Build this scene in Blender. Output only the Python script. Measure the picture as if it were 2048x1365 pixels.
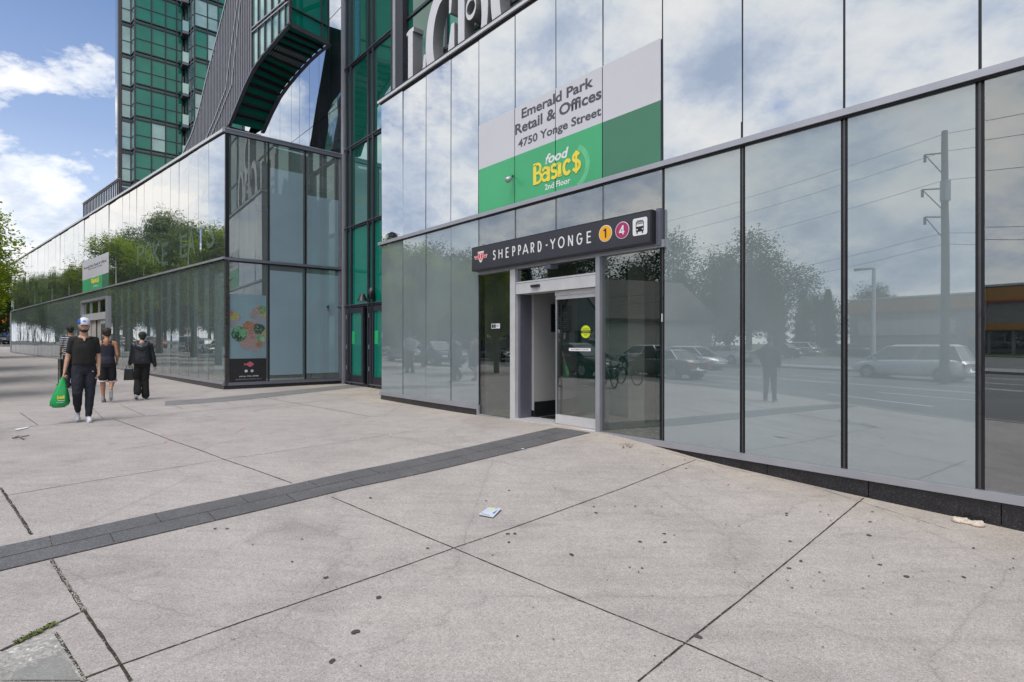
import bpy, math, random
import numpy as np
from mathutils import Vector, Matrix
R = random.Random(7)
for o in list(bpy.data.objects): bpy.data.objects.remove(o)
SC = bpy.context.scene
COL = SC.collection

# ---------------- camera, sky, sun, exposure ----------------
F, CX, HY, CAMZ = 1100.0, 1024.0, 686.0, 1.4
cam = bpy.data.cameras.new('camera'); camo = bpy.data.objects.new('camera', cam); COL.objects.link(camo)
camo.location = (0, 0, CAMZ); camo.rotation_euler = (math.pi/2, 0, 0)
cam.sensor_fit = 'HORIZONTAL'; cam.sensor_width = 36; cam.lens = F/2048*36
cam.shift_y = (HY-682.5)/2048; cam.clip_start = .05; cam.clip_end = 4000
SC.camera = camo
SC.view_settings.view_transform = 'Standard'; SC.view_settings.look = 'None'
SC.view_settings.gamma = 1; SC.view_settings.exposure = 0.43
SC.cycles.max_bounces = 9; SC.cycles.transparent_max_bounces = 12; SC.cycles.glossy_bounces = 5
SC.cycles.caustics_reflective = False; SC.cycles.caustics_refractive = False
SC.cycles.sample_clamp_indirect = 6

SUN_EL, SUN_AZ = math.radians(64), math.radians(205)      # compass style: 0 = +Y, clockwise
sunl = bpy.data.lights.new('sun', 'SUN'); sunl.energy = 2.0; sunl.angle = math.radians(38); sunl.color = (1, .965, .92)
sun = bpy.data.objects.new('sun', sunl); COL.objects.link(sun)
sdir = Vector((math.sin(SUN_AZ)*math.cos(SUN_EL), math.cos(SUN_AZ)*math.cos(SUN_EL), math.sin(SUN_EL)))
sun.rotation_euler = sdir.to_track_quat('Z', 'Y').to_euler()

W = bpy.data.worlds.new('World'); SC.world = W; W.use_nodes = True
nt = W.node_tree; nt.nodes.clear()
def N(nt, t, **k):
    n = nt.nodes.new(t)
    for a, b in k.items(): setattr(n, a, b)
    return n
def L(nt, a, b): nt.links.new(a, b)
def V(n, i, v): n.inputs[i].default_value = v
def ramp(nt, src, stops, interp='LINEAR'):
    r = N(nt, 'ShaderNodeValToRGB'); r.color_ramp.interpolation = interp
    while len(r.color_ramp.elements) < len(stops): r.color_ramp.elements.new(.5)
    for e, (p, c) in zip(r.color_ramp.elements, stops):
        e.position = p; e.color = (c, c, c, 1) if isinstance(c, (int, float)) else (*c, 1)
    L(nt, src, r.inputs[0]); return r
def mth(nt, op, a, b=None, clamp=False):
    m = N(nt, 'ShaderNodeMath', operation=op); m.use_clamp = clamp
    for i, v in enumerate((a, b)):
        if v is None: continue
        if isinstance(v, (int, float)): m.inputs[i].default_value = v
        else: L(nt, v, m.inputs[i])
    return m.outputs[0]
def mixc(nt, fac, a, b, mode='MIX'):
    m = N(nt, 'ShaderNodeMix', data_type='RGBA', blend_type=mode)
    for i, v in ((0, fac), (6, a), (7, b)):
        if isinstance(v, (int, float)): m.inputs[i].default_value = v
        elif isinstance(v, tuple): m.inputs[i].default_value = (*v, 1)
        else: L(nt, v, m.inputs[i])
    return m.outputs[2]
sky = N(nt, 'ShaderNodeTexSky', sky_type='NISHITA'); sky.sun_disc = False
sky.sun_elevation = SUN_EL; sky.sun_rotation = SUN_AZ; sky.ozone_density = 2.2; sky.dust_density = .6
tc = N(nt, 'ShaderNodeTexCoord'); sep = N(nt, 'ShaderNodeSeparateXYZ'); L(nt, tc.outputs['Generated'], sep.inputs[0])
zc = mth(nt, 'MAXIMUM', sep.outputs[2], 0.0)
den = mth(nt, 'ADD', zc, .42)
comb = N(nt, 'ShaderNodeCombineXYZ')
L(nt, mth(nt, 'DIVIDE', sep.outputs[0], den), comb.inputs[0]); L(nt, mth(nt, 'DIVIDE', sep.outputs[1], den), comb.inputs[1])
L(nt, mth(nt, 'MULTIPLY', zc, .8), comb.inputs[2])
def noise(nt, vec, scale, detail=8, rough=.55, dist=0., off=None):
    n = N(nt, 'ShaderNodeTexNoise'); V(n, 'Scale', scale); V(n, 'Detail', detail); V(n, 'Roughness', rough); V(n, 'Distortion', dist)
    if off is not None:
        mp = N(nt, 'ShaderNodeMapping'); mp.inputs['Location'].default_value = off; L(nt, vec, mp.inputs[0]); vec = mp.outputs[0]
    if vec is not None: L(nt, vec, n.inputs['Vector'])
    return n.outputs['Fac']
cl1 = noise(nt, comb.outputs[0], 2.5, 12, .60, .1, (3.1, 7.7, .4))
cov = ramp(nt, zc, [(0, .26), (.22, .19), (.32, .07), (.44, -.0), (.8, .05)])
# more broken cloud in the half of the sky behind the camera (that is what the glass shows)
back = ramp(nt, mth(nt, 'ADD', mth(nt, 'MULTIPLY', sep.outputs[1], -.5), .5), [(.15, 0), (.55, .215)])
cm = mth(nt, 'SUBTRACT', mth(nt, 'ADD', mth(nt, 'ADD', cl1, cov.outputs[0]), back.outputs[0]), .085)
mask = ramp(nt, cm, [(.50, 0), (.535, .6), (.585, 1)])
shade = noise(nt, comb.outputs[0], 3.4, 11, .62, .1, (1.3, 2.2, 0))
shade2 = ramp(nt, shade, [(.33, (.38, .46, .59)), (.44, (.56, .62, .72)), (.53, (.77, .79, .81)), (.66, (.94, .91, .875))])
skym = mixc(nt, 1.0, sky.outputs[0], (.085, .098, .118), 'MULTIPLY')
horiz = ramp(nt, zc, [(0, .8), (.15, .55), (.3, .22), (.5, .04)])
skyh = mixc(nt, horiz.outputs[0], skym, (.70, .75, .84))
colr = mixc(nt, mask.outputs[0], skyh, shade2.outputs[0])
bg = N(nt, 'ShaderNodeBackground'); L(nt, colr, bg.inputs[0]); V(bg, 1, 1.0)
wo = N(nt, 'ShaderNodeOutputWorld'); L(nt, bg.outputs[0], wo.inputs[0])

# ---------------- layout frames (measured from the photograph) ----------------
def vd(xv):
    d = np.array([(xv-CX)/F, 1.0]); return d/np.linalg.norm(d)
U1, U2, U3 = vd(60), vd(-228), vd(2350)
class Plane:
    def __init__(s, P, r):
        s.P = np.array(P, float); s.r = np.array(r, float); s.o = np.array([s.r[1], -s.r[0]])
    def W(s, a, z, d=0.):
        p = s.P+a*s.r+d*s.o; return Vector((p[0], p[1], z))
    def hit(s, x, d=0.):
        k = (x-CX)/F; Pd = s.P+d*s.o
        t, a = np.linalg.solve(np.array([[k, -s.r[0]], [1, -s.r[1]]]), Pd); return t, a
    def A(s, x, d=0.): return s.hit(x, d)[1]
    def Z(s, x, y, d=0.): return CAMZ+(HY-y)/F*s.hit(x, d)[0]
    def M(s, a, z, d=0.):
        p = s.W(a, z, d); return Matrix(((s.r[0], 0, s.o[0], p.x), (s.r[1], 0, s.o[1], p.y), (0, 1, 0, z), (0, 0, 0, 1)))
Zd = F*CAMZ/(862-HY)
F1 = Plane(((1195-CX)/F*Zd, Zd), -U1)
t2 = (3.93-CAMZ)*F/(HY-518.4)
F2 = Plane(((449-CX)/F*t2, t2), -U2)
RW = Plane(F2.P, U3)
t3, _ = RW.hit(688)
GR = Plane(((688-CX)/F*t3, t3), -U1)
US = np.array([-.767, .641]); US /= np.linalg.norm(US); NS = np.array([-US[1]*-1, -US[0]]); NS = np.array([.641, .767])/np.linalg.norm([.641, .767])
def SW(s, w):                                # street frame: s along the kerb to the far left, w across (building +, street -)
    return US*s+NS*w
def mirror1(px, Zv):                         # real position of something seen in the main glass front
    p = np.array([(px-CX)/F*Zv, Zv]); dd = (p-F1.P)@(-F1.o); return p+2*dd*F1.o
# ---------------- ground heights ----------------
ctl = []
for x, y in ((756, 797.6), (948, 829.6), (1195, 862), (1322, 894), (1394, 916), (1530, 949), (1735, 995.5), (2008, 1054.5), (2150, 1086)):
    t, a = F1.hit(x); p = F1.W(a, 0); ctl.append((p.x, p.y, CAMZ-(y-HY)/F*t))
for x, y in ((445, 779), (28, 706), (200, 731)):
    t, a = F2.hit(x); p = F2.W(a, 0); ctl.append((p.x, p.y, CAMZ-(y-HY)/F*t))
ctl += [(-7.5, 9.7, -.02), (-9.0, 13.0, 0.0), (1.06, 3.363, -.437), (-.504, 4.67, -.345), (-3.51, 4.16, -.241), (-2.17, 3.05, -.36),
        (-5.12, 5.5, -.07), (0, 0, -.5), (-.9, -1.2, -.5), (-58, 62, 1.05), (-70, 76, 1.35), (4, 2, -.52), (-4.6, 0, -.42), (-16, 12, .0), (-30, 24, .25), (9, -6, -.75), (3, -8, -.6)]
ctl = np.array(ctl)
def tps(r): return np.where(r > 1e-9, r*r*np.log(np.maximum(r, 1e-9)), 0)
_n = len(ctl); K = tps(np.hypot(ctl[:, None, 0]-ctl[None, :, 0], ctl[:, None, 1]-ctl[None, :, 1]))+np.eye(_n)*.03
Q = np.c_[np.ones(_n), ctl[:, :2]]
wv = np.linalg.solve(np.block([[K, Q], [Q.T, np.zeros((3, 3))]]), np.r_[ctl[:, 2], 0, 0, 0])
def Hraw(x, y):
    x = np.atleast_1d(np.asarray(x, float)); y = np.atleast_1d(np.asarray(y, float))
    r = np.hypot(x[:, None]-ctl[None, :, 0], y[:, None]-ctl[None, :, 1])
    return tps(r)@wv[:_n]+wv[_n]+wv[_n+1]*x+wv[_n+2]*y
def H(x, y):
    x = np.atleast_1d(np.asarray(x, float)); y = np.atleast_1d(np.asarray(y, float))
    s = x*US[0]+y*US[1]; w = x*NS[0]+y*NS[1]
    a = np.clip(s, -9, 95); b = np.clip(w, -2.6, 9.5)
    q = a[:, None]*US+b[:, None]*NS
    z = Hraw(q[:, 0], q[:, 1])
    base = -.42+np.clip(s, -60, 200)*.0145
    far = np.clip((-2.6-w)/8, 0, 1)+np.clip((s-95)/20, 0, 1)+np.clip((-9-s)/8, 0, 1)
    far = np.clip(far, 0, 1); far = far*far*(3-2*far)
    return z*(1-far)+base*far
def H1(x, y): return float(H(x, y)[0])
def onground(x, y, lift=0.):
    t = 8.
    for _ in range(60):
        X, Y = (x-CX)/F*t, t
        t = t*.6+.4*(CAMZ-H1(X, Y))*F/(y-HY)
    return np.array([(x-CX)/F*t, t])

# ---------------- helpers ----------------
class MB:
    def __init__(s): s.v = []; s.f = []; s.mi = []; s.smooth = False
    def quad(s, a, b, c, d, mi=0):
        n = len(s.v); s.v += [tuple(a), tuple(b), tuple(c), tuple(d)]; s.f.append((n, n+1, n+2, n+3)); s.mi.append(mi)
    def poly(s, pts, mi=0):
        n = len(s.v); s.v += [tuple(p) for p in pts]; s.f.append(tuple(range(n, n+len(pts)))); s.mi.append(mi)
    def hexa(s, p, mi=0):                    # 8 corners: 0-3 bottom, 4-7 top
        n = len(s.v); s.v += [tuple(q) for q in p]
        for f in ((3, 2, 1, 0), (4, 5, 6, 7), (0, 1, 5, 4), (1, 2, 6, 5), (2, 3, 7, 6), (3, 0, 4, 7)):
            s.f.append(tuple(n+i for i in f)); s.mi.append(mi)
    def pbox(s, pl, a0, a1, z0, z1, d0, d1, mi=0):   # box in a facade frame
        s.hexa([pl.W(a0, z0, d1), pl.W(a1, z0, d1), pl.W(a1, z0, d0), pl.W(a0, z0, d0), pl.W(a0, z1, d1), pl.W(a1, z1, d1), pl.W(a1, z1, d0), pl.W(a0, z1, d0)], mi)
    def box(s, x0, x1, y0, y1, z0, z1, mi=0):
        s.hexa([(x0, y0, z0), (x1, y0, z0), (x1, y1, z0), (x0, y1, z0), (x0, y0, z1), (x1, y0, z1), (x1, y1, z1), (x0, y1, z1)], mi)
    def prism(s, pts, fn, h0, h1, mi=0):     # 2-D outline, fn(u,v,h)->point
        n = len(pts); b = len(s.v)
        s.v += [tuple(fn(p[0], p[1], h0)) for p in pts]+[tuple(fn(p[0], p[1], h1)) for p in pts]
        s.f.append(tuple(b+i for i in reversed(range(n)))); s.f.append(tuple(b+n+i for i in range(n))); s.mi += [mi, mi]
        for i in range(n):
            j = (i+1) % n; s.f.append((b+i, b+j, b+n+j, b+n+i)); s.mi.append(mi)
    def tube(s, pts, rad, k=8, mi=0, cap=True, flat=None):
        pts = [Vector(p) for p in pts]; m = len(pts)
        if not isinstance(rad, (list, tuple)): rad = [rad]*m
        b = len(s.v); up = Vector((0, 0, 1)); px = None
        for i, p in enumerate(pts):
            t = (pts[min(i+1, m-1)]-pts[max(i-1, 0)])
            if t.length < 1e-9: t = Vector((0, 0, 1))
            t.normalize()
            if px is None:
                px = t.cross(up)
                if px.length < .05: px = t.cross(Vector((0, 1, 0)))
            px = (px-t*px.dot(t)).normalized(); py = t.cross(px)
            r = rad[i]; rx, ry = (r, r) if not isinstance(r, tuple) else r
            for j in range(k):
                a = 2*math.pi*j/k; s.v.append(tuple(p+px*math.cos(a)*rx+py*math.sin(a)*ry))
        for i in range(m-1):
            for j in range(k):
                s.f.append((b+i*k+j, b+i*k+(j+1) % k, b+(i+1)*k+(j+1) % k, b+(i+1)*k+j)); s.mi.append(mi)
        if cap:
            s.f.append(tuple(b+j for j in reversed(range(k)))); s.f.append(tuple(b+(m-1)*k+j for j in range(k))); s.mi += [mi, mi]
    def ball(s, c, r, mi=0, nu=12, nv=8):
        c = Vector(c); r = Vector(r) if not isinstance(r, (int, float)) else Vector((r, r, r)); b = len(s.v)
        s.v.append(tuple(c-Vector((0, 0, r.z))))
        for i in range(1, nv):
            p = -math.pi/2+math.pi*i/nv
            for j in range(nu):
                a = 2*math.pi*j/nu; s.v.append((c.x+r.x*math.cos(p)*math.cos(a), c.y+r.y*math.cos(p)*math.sin(a), c.z+r.z*math.sin(p)))
        s.v.append(tuple(c+Vector((0, 0, r.z)))); e = len(s.v)-1
        for j in range(nu):
            s.f.append((b, b+1+(j+1) % nu, b+1+j)); s.f.append((e, e-nu+j, e-nu+(j+1) % nu)); s.mi += [mi, mi]
        for i in range(nv-2):
            for j in range(nu):
                q = b+1+i*nu; s.f.append((q+j, q+(j+1) % nu, q+nu+(j+1) % nu, q+nu+j)); s.mi.append(mi)
    def disc(s, c, ux, uy, r1, r2=None, k=20, mi=0, r0=0):
        c = Vector(c); ux = Vector(ux); uy = Vector(uy); r2 = r2 or r1
        s.poly([c+ux*r1*math.cos(2*math.pi*i/k)+uy*r2*math.sin(2*math.pi*i/k) for i in range(k)], mi)
    def build(s, name, mat, parent=None, smooth=None):
        me = bpy.data.meshes.new(name); me.from_pydata(s.v, [], s.f)
        for m in (mat if isinstance(mat, (list, tuple)) else [mat]): me.materials.append(m)
        me.polygons.foreach_set('material_index', s.mi)
        if smooth or (smooth is None and s.smooth): me.polygons.foreach_set('use_smooth', [True]*len(s.f))
        me.update(); o = bpy.data.objects.new(name, me); COL.objects.link(o)
        if parent: par(o, parent)
        return o
def par(o, p):
    o.parent = p; o.matrix_parent_inverse = world_of(p).inverted()
def world_of(p):
    m = Matrix.LocRotScale(p.location, p.rotation_euler, p.scale)
    if p.parent: m = world_of(p.parent) @ p.matrix_parent_inverse @ m
    return m
def thing(name, label, cat, loc=(0, 0, 0), group=None, rotz=0):
    o = bpy.data.objects.new(name, None); COL.objects.link(o); o.location = loc; o.rotation_euler = (0, 0, rotz)
    o.empty_display_size = .2
    return tag(o, label, cat, group)
def tag(o, label, cat, group=None, kind=None):
    o['label'] = label; o['category'] = cat
    if group: o['group'] = group
    if kind: o['kind'] = kind
    return o
def struct(o): o['kind'] = 'structure'; return o
def copy_tree(root, loc=None, rotz=None, scale=None, label=None, group=None):
    c = root.copy(); COL.objects.link(c)
    if loc is not None: c.location = loc
    if rotz is not None: c.rotation_euler = (0, 0, rotz)
    if scale is not None: c.scale = (scale,)*3 if isinstance(scale, (int, float)) else scale
    if label: c['label'] = label
    if group: c['group'] = group
    def rec(src, dst):
        for ch in list(src.children):
            d = ch.copy(); COL.objects.link(d); d.parent = dst; d.matrix_parent_inverse = ch.matrix_parent_inverse.copy(); rec(ch, d)
    rec(root, c); return c

# ---------------- materials ----------------
def newmat(name):
    m = bpy.data.materials.new(name); m.use_nodes = True; t = m.node_tree; t.nodes.clear()
    out = N(t, 'ShaderNodeOutputMaterial'); return m, t, out
def pmat(name, col, rough=.6, metal=0., var=.12, scale=6., bump=0., bscale=40., spec=.5, coat=0.):
    m, t, out = newmat(name); b = N(t, 'ShaderNodeBsdfPrincipled'); L(t, b.outputs[0], out.inputs[0])
    V(b, 'Roughness', rough); V(b, 'Metallic', metal); V(b, 'Specular IOR Level', spec)
    if coat: V(b, 'Coat Weight', coat)
    tcn = N(t, 'ShaderNodeTexCoord'); co = tcn.outputs['Object']
    if var:
        nz = noise(t, co, scale, 6, .6)
        lo = tuple(c*(1-var) for c in col); hi = tuple(min(1, c*(1+var)) for c in col)
        rr = ramp(t, nz, [(.3, lo), (.7, hi)]); L(t, rr.outputs[0], b.inputs['Base Color'])
        r2 = ramp(t, nz, [(.3, max(0, rough-.06)), (.7, min(1, rough+.06))]); L(t, r2.outputs[0], b.inputs['Roughness'])
    else: V(b, 'Base Color', (*col, 1))
    if bump:
        bp = N(t, 'ShaderNodeBump'); V(bp, 'Strength', bump); V(bp, 'Distance', .01)
        L(t, noise(t, co, bscale, 4, .6), bp.inputs['Height']); L(t, bp.outputs[0], b.inputs['Normal'])
    return m
def glassmat(name, body, refl=.4, rough=.0, clear=0., tint=(.8, .9, .88), wave=.0, wscale=(1, 1, 1), rtint=(1, 1, 1), var=.05, streak=False):
    """coated architectural glass: mirror coat over an opaque or see-through body"""
    m, t, out = newmat(name)
    lw = N(t, 'ShaderNodeLayerWeight'); V(lw, 'Blend', .5)
    p5 = mth(t, 'POWER', lw.outputs['Facing'], 4.0)
    fac = mth(t, 'ADD', mth(t, 'MULTIPLY', p5, 1-refl), refl, True)
    gl = N(t, 'ShaderNodeBsdfGlossy'); V(gl, 'Roughness', rough); V(gl, 'Color', (*rtint, 1))
    df = N(t, 'ShaderNodeBsdfDiffuse')
    tcn = N(t, 'ShaderNodeTexCoord'); co = tcn.outputs['Object']
    if streak:      # dust and dried rain on the glass
        mq = N(t, 'ShaderNodeMapping'); mq.inputs['Scale'].default_value = (9, 9, .35); L(t, co, mq.inputs[0])
        sk = mth(t, 'MULTIPLY', ramp(t, noise(t, mq.outputs[0], 1.6, 7, .65), [(.35, 0), (.75, 1)]).outputs[0], ramp(t, noise(t, co, .6, 4, .6), [(.35, 0), (.7, 1)]).outputs[0])
        fac = mth(t, 'SUBTRACT', fac, mth(t, 'MULTIPLY', sk, .045), True)
    nz = noise(t, co, .7, 5, .6); rr = ramp(t, nz, [(.35, tuple(c*(1-var) for c in body)), (.65, tuple(c*(1+var) for c in body))])
    L(t, rr.outputs[0], df.inputs[0])
    bodysh = df.outputs[0]
    if clear:
        tr = N(t, 'ShaderNodeBsdfTransparent'); V(tr, 0, (*tint, 1)); mx = N(t, 'ShaderNodeMixShader'); V(mx, 0, clear)
        L(t, df.outputs[0], mx.inputs[1]); L(t, tr.outputs[0], mx.inputs[2]); bodysh = mx.outputs[0]
    if wave:
        mp = N(t, 'ShaderNodeMapping'); mp.inputs['Scale'].default_value = wscale; L(t, co, mp.inputs[0])
        bp = N(t, 'ShaderNodeBump'); V(bp, 'Strength', 1.0); V(bp, 'Distance', wave)
        L(t, noise(t, mp.outputs[0], 1.0, 2.5, .5), bp.inputs['Height']); L(t, bp.outputs[0], gl.inputs['Normal'])
    mx = N(t, 'ShaderNodeMixShader'); L(t, fac, mx.inputs[0]); L(t, bodysh, mx.inputs[1]); L(t, gl.outputs[0], mx.inputs[2])
    L(t, mx.outputs[0], out.inputs[0]); return m
M = {}
M['alu'] = pmat('anodised_aluminium', (.40, .405, .45), .42, .55, .06, 3)
M['alu_white'] = pmat('silver_paint', (.62, .62, .64), .38, .3, .05, 5)
M['dark'] = pmat('dark_mullion', (.022, .024, .032), .35, .3, .2, 5)
M['gasket'] = pmat('gasket', (.008, .008, .01), .6)
M['bronze'] = pmat('grey_mullion_core', (.10, .095, .095), .3, .6)
M['frost'] = glassmat('frosted_glass', (.225, .270, .285), .27, 0, rtint=(.93, .98, 1), var=.09, streak=True, wave=.00035, wscale=(1.2, 1.2, .5))
M['frost_dark'] = glassmat('clear_dark_glass', (.03, .035, .04), .25, 0, .85, (.8, .86, .86))
M['mirror'] = glassmat('spandrel_glass', (.08, .09, .115), .64, 0, rtint=(.95, .975, 1), wave=.0006, wscale=(1.5, 1.5, .7))
M['wavy'] = glassmat('tempered_spandrel_glass', (.07, .095, .09), .60, 0, wave=.0035, wscale=(1.2, 1.2, 2.4))
M['wavylow'] = glassmat('tempered_shop_glass', (.19, .24, .24), .30, 0, .0, wave=.0022, wscale=(1.6, 1.6, 1.6))
M['shop'] = glassmat('shop_glass', (.27, .32, .32), .17, 0, .70, (.88, .94, .94), wave=.0003, wscale=(1, 1, 1))
M['door_glass'] = glassmat('door_glass', (.05, .06, .06), .15, 0, .92, (.80, .86, .84))
M['green'] = glassmat('emerald_glass', (.002, .17, .12), .06, .01, wave=.0004, rtint=(.8, 1, .95), var=.12)
M['greendark'] = glassmat('dark_emerald_glass', (.002, .11, .078), .06, .02, var=.2)
M['teal'] = glassmat('teal_mirror_glass', (.01, .12, .09), .40, 0, wave=.0006, rtint=(.74, .94, .91))
M['tealpale'] = glassmat('pale_teal_glass', (.16, .30, .28), .22, 0, wave=.0008, rtint=(.8, .95, .95), var=.3)
M['finlight'] = pmat('grey_fin', (.30, .295, .33), .4, .5, .1)
M['fin'] = pmat('charcoal_fin', (.07, .068, .082), .4, .5, .1)
M['black'] = pmat('black_paint', (.012, .012, .016), .4)
M['signface'] = pmat('sign_face', (.034, .034, .045), .33, 0, .1, 2)
M['white'] = pmat('white_vinyl', (.74, .74, .76), .45, 0, .03)
M['banner_white'] = pmat('banner_white', (.59, .585, .635), .4, 0, .03, 1, .5, 1.6)
M['banner_green'] = pmat('banner_green', (.055, .40, .17), .33, 0, .10, .6)
M['banner_green2'] = pmat('banner_green_veiled', (.055, .20, .12), .25, 0, .10, .6)  # duller green for the last panel, the reflection over it put into the colour
M['swash'] = pmat('banner_light_green', (.12, .50, .24), .35)
M['greytext'] = pmat('grey_vinyl', (.075, .075, .095), .5)
M['yellow'] = pmat('yellow_vinyl', (.85, .68, .06), .5, 0, .03)
M['amber'] = pmat('amber_vinyl', (.85, .40, .012), .45, 0, .02)
M['plum'] = pmat('plum_vinyl', (.38, .03, .13), .45, 0, .02)
M['red'] = pmat('red_vinyl', (.62, .04, .05), .45, 0, .02)
M['lime'] = pmat('lime_vinyl', (.55, .66, .02), .5)
M['greensticker'] = pmat('green_sticker', (.02, .42, .13), .5)
M['film'] = glassmat('window_film', (.24, .33, .39), .14, .0)
M['letter'] = pmat('brushed_silver', (.66, .65, .68), .45, .15, .05, 4)
M['lettside'] = pmat('letter_return_grey', (.26, .255, .27), .5, .2, .06, 4)
M['wall_in'] = pmat('painted_plaster', (.37, .36, .365), .8, 0, .05, 2)
M['wall_dark'] = pmat('dark_interior', (.05, .05, .05), .8, 0, .3, 2)
M['concrete_in'] = pmat('interior_concrete', (.46, .43, .40), .8, 0, .2, 1.5)
M['floor_in'] = pmat('terrazzo_floor', (.30, .285, .27), .25, 0, .25, 8)
M['blind'] = pmat('paper_blind', (.62, .80, .88), .8, 0, .05, .8)
M['column'] = pmat('white_column', (.55, .58, .58), .7, 0, .1, 2)
M['paintdark'] = pmat('dark_frame', (.03, .03, .042), .4, .2)
M['slate'] = pmat('slate_frame', (.16, .165, .21), .4, .4, .06)
# ---------------- ground ----------------
def pavemat():
    m, t, out = newmat('exposed_aggregate_concrete'); b = N(t, 'ShaderNodeBsdfPrincipled'); L(t, b.outputs[0], out.inputs[0])
    co = N(t, 'ShaderNodeTexCoord').outputs['Object']
    vo = N(t, 'ShaderNodeTexVoronoi'); V(vo, 'Scale', 170.); L(t, co, vo.inputs['Vector'])
    sp = N(t, 'ShaderNodeSeparateColor'); L(t, vo.outputs['Color'], sp.inputs[0])
    gr = ramp(t, sp.outputs[0], [(0, (.23, .20, .193)), (.16, (.325, .293, .284)), (.55, (.378, .344, .334)), (.85, (.41, .376, .365)), (1, (.53, .49, .475))])
    vo2 = N(t, 'ShaderNodeTexVoronoi'); V(vo2, 'Scale', 55.); L(t, co, vo2.inputs['Vector'])
    sp2 = N(t, 'ShaderNodeSeparateColor'); L(t, vo2.outputs['Color'], sp2.inputs[0])
    c1 = mixc(t, .12, gr.outputs[0], ramp(t, sp2.outputs[1], [(0, (.22, .20, .198)), (.5, (.36, .33, .326)), (1, (.48, .445, .435))]).outputs[0])
    n1 = noise(t, co, .55, 8, .62, .4); n2 = noise(t, co, 3.3, 7, .65)
    mp = N(t, 'ShaderNodeMapping'); mp.inputs['Rotation'].default_value = (0, 0, .88); mp.inputs['Scale'].default_value = (1.2, 9, 1); L(t, co, mp.inputs[0])
    n3 = noise(t, mp.outputs[0], 1.2, 7, .62, .3)
    st = mth(t, 'MULTIPLY', ramp(t, n1, [(.3, .84), (.5, 1.0), (.72, 1.08)]).outputs[0], ramp(t, n2, [(.3, .92), (.55, 1.0), (.75, 1.05)]).outputs[0])
    st = mth(t, 'MULTIPLY', st, ramp(t, n3, [(.3, .90), (.5, 1.0), (.75, 1.06)]).outputs[0])
    n5 = noise(t, co, 26., 3, .6); st = mth(t, 'MULTIPLY', st, ramp(t, n5, [(.3, .95), (.6, 1.03)]).outputs[0])
    # dry yellowish dirt gathered along the wall foot
    sx = N(t, 'ShaderNodeSeparateXYZ'); L(t, co, sx.inputs[0])
    dw = mth(t, 'SUBTRACT', mth(t, 'ADD', mth(t, 'MULTIPLY', sx.outputs[0], .752), mth(t, 'MULTIPLY', sx.outputs[1], .659)), 6.79)
    dw = mth(t, 'ADD', dw, mth(t, 'MULTIPLY', mth(t, 'SUBTRACT', n2, .5), 1.3))
    wm_ = ramp(t, mth(t, 'ADD', mth(t, 'MULTIPLY', dw, .8), 1.), [(.15, 0), (.95, .75)]).outputs[0]
    c1 = mixc(t, wm_, c1, mixc(t, 1., c1, (1.12, 1.08, .95), 'MULTIPLY'))
    bl = ramp(t, noise(t, co, 1.1, 5, .6, 1.2, (5, 9, 0)), [(.58, 1.0), (.68, .86)]).outputs[0]; st = mth(t, 'MULTIPLY', st, bl)
    cr = N(t, 'ShaderNodeTexVoronoi'); cr.feature = 'DISTANCE_TO_EDGE'; V(cr, 'Scale', .55); L(t, mixc(t, .25, co, N2C(t, n2)), cr.inputs['Vector'])
    st = mth(t, 'MULTIPLY', st, ramp(t, cr.outputs['Distance'], [(.0, .80), (.004, .97), (.02, 1)]).outputs[0])
    L(t, mixc(t, 1.0, c1, N2C(t, st), 'MULTIPLY'), b.inputs['Base Color'])
    V(b, 'Roughness', .78); V(b, 'Specular IOR Level', .35)
    bp = N(t, 'ShaderNodeBump'); V(bp, 'Strength', .45); V(bp, 'Distance', .003); L(t, vo.outputs['Distance'], bp.inputs['Height']); L(t, bp.outputs[0], b.inputs['Normal'])
    return m
def N2C(t, v):
    c = N(t, 'ShaderNodeCombineColor')
    for i in range(3): L(t, v, c.inputs[i])
    return c.outputs[0]
def speckle(name, col, hi, scale=60, rough=.7, amt=.35, stain=.15, ss=1.2, bump=.2):
    m, t, out = newmat(name); b = N(t, 'ShaderNodeBsdfPrincipled'); L(t, b.outputs[0], out.inputs[0])
    co = N(t, 'ShaderNodeTexCoord').outputs['Object']
    vo = N(t, 'ShaderNodeTexVoronoi'); V(vo, 'Scale', scale); L(t, co, vo.inputs['Vector'])
    sp = N(t, 'ShaderNodeSeparateColor'); L(t, vo.outputs['Color'], sp.inputs[0])
    lo = tuple(c*(1-amt) for c in col); g = ramp(t, sp.outputs[0], [(0, lo), (.5, col), (.9, tuple(c*(1+amt) for c in col)), (1, hi)])
    n1 = noise(t, co, ss, 8, .6, .4); st = ramp(t, n1, [(.3, 1-stain), (.7, 1+stain)])
    L(t, mixc(t, 1., g.outputs[0], st.outputs[0], 'MULTIPLY'), b.inputs['Base Color']); V(b, 'Roughness', rough)
    bp = N(t, 'ShaderNodeBump'); V(bp, 'Strength', bump); V(bp, 'Distance', .002); L(t, vo.outputs['Distance'], bp.inputs['Height']); L(t, bp.outputs[0], b.inputs['Normal'])
    return m
M['pave'] = pavemat()
M['paver'] = speckle('dark_granite_paver', (.10, .098, .104), (.22, .21, .21), 170, .6, .3, .14, 2.5)
M['joint'] = speckle('joint_sand', (.035, .030, .024), (.30, .27, .22), 70, .95, .6, .2, 4, .8)
M['gum'] = pmat('trodden_gum', (.06, .056, .056), .8, 0, .3)
M['chalk'] = pmat('faded_red_chalk', (.50, .30, .30), .9, 0, .2, 8)
M['asphalt'] = speckle('asphalt', (.115, .115, .118), (.22, .22, .22), 60, .85, .3, .18, .25)
M['kerb'] = speckle('kerb_concrete', (.25, .245, .24), (.5, .5, .5), 80, .8, .2, .15, 1)
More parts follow.
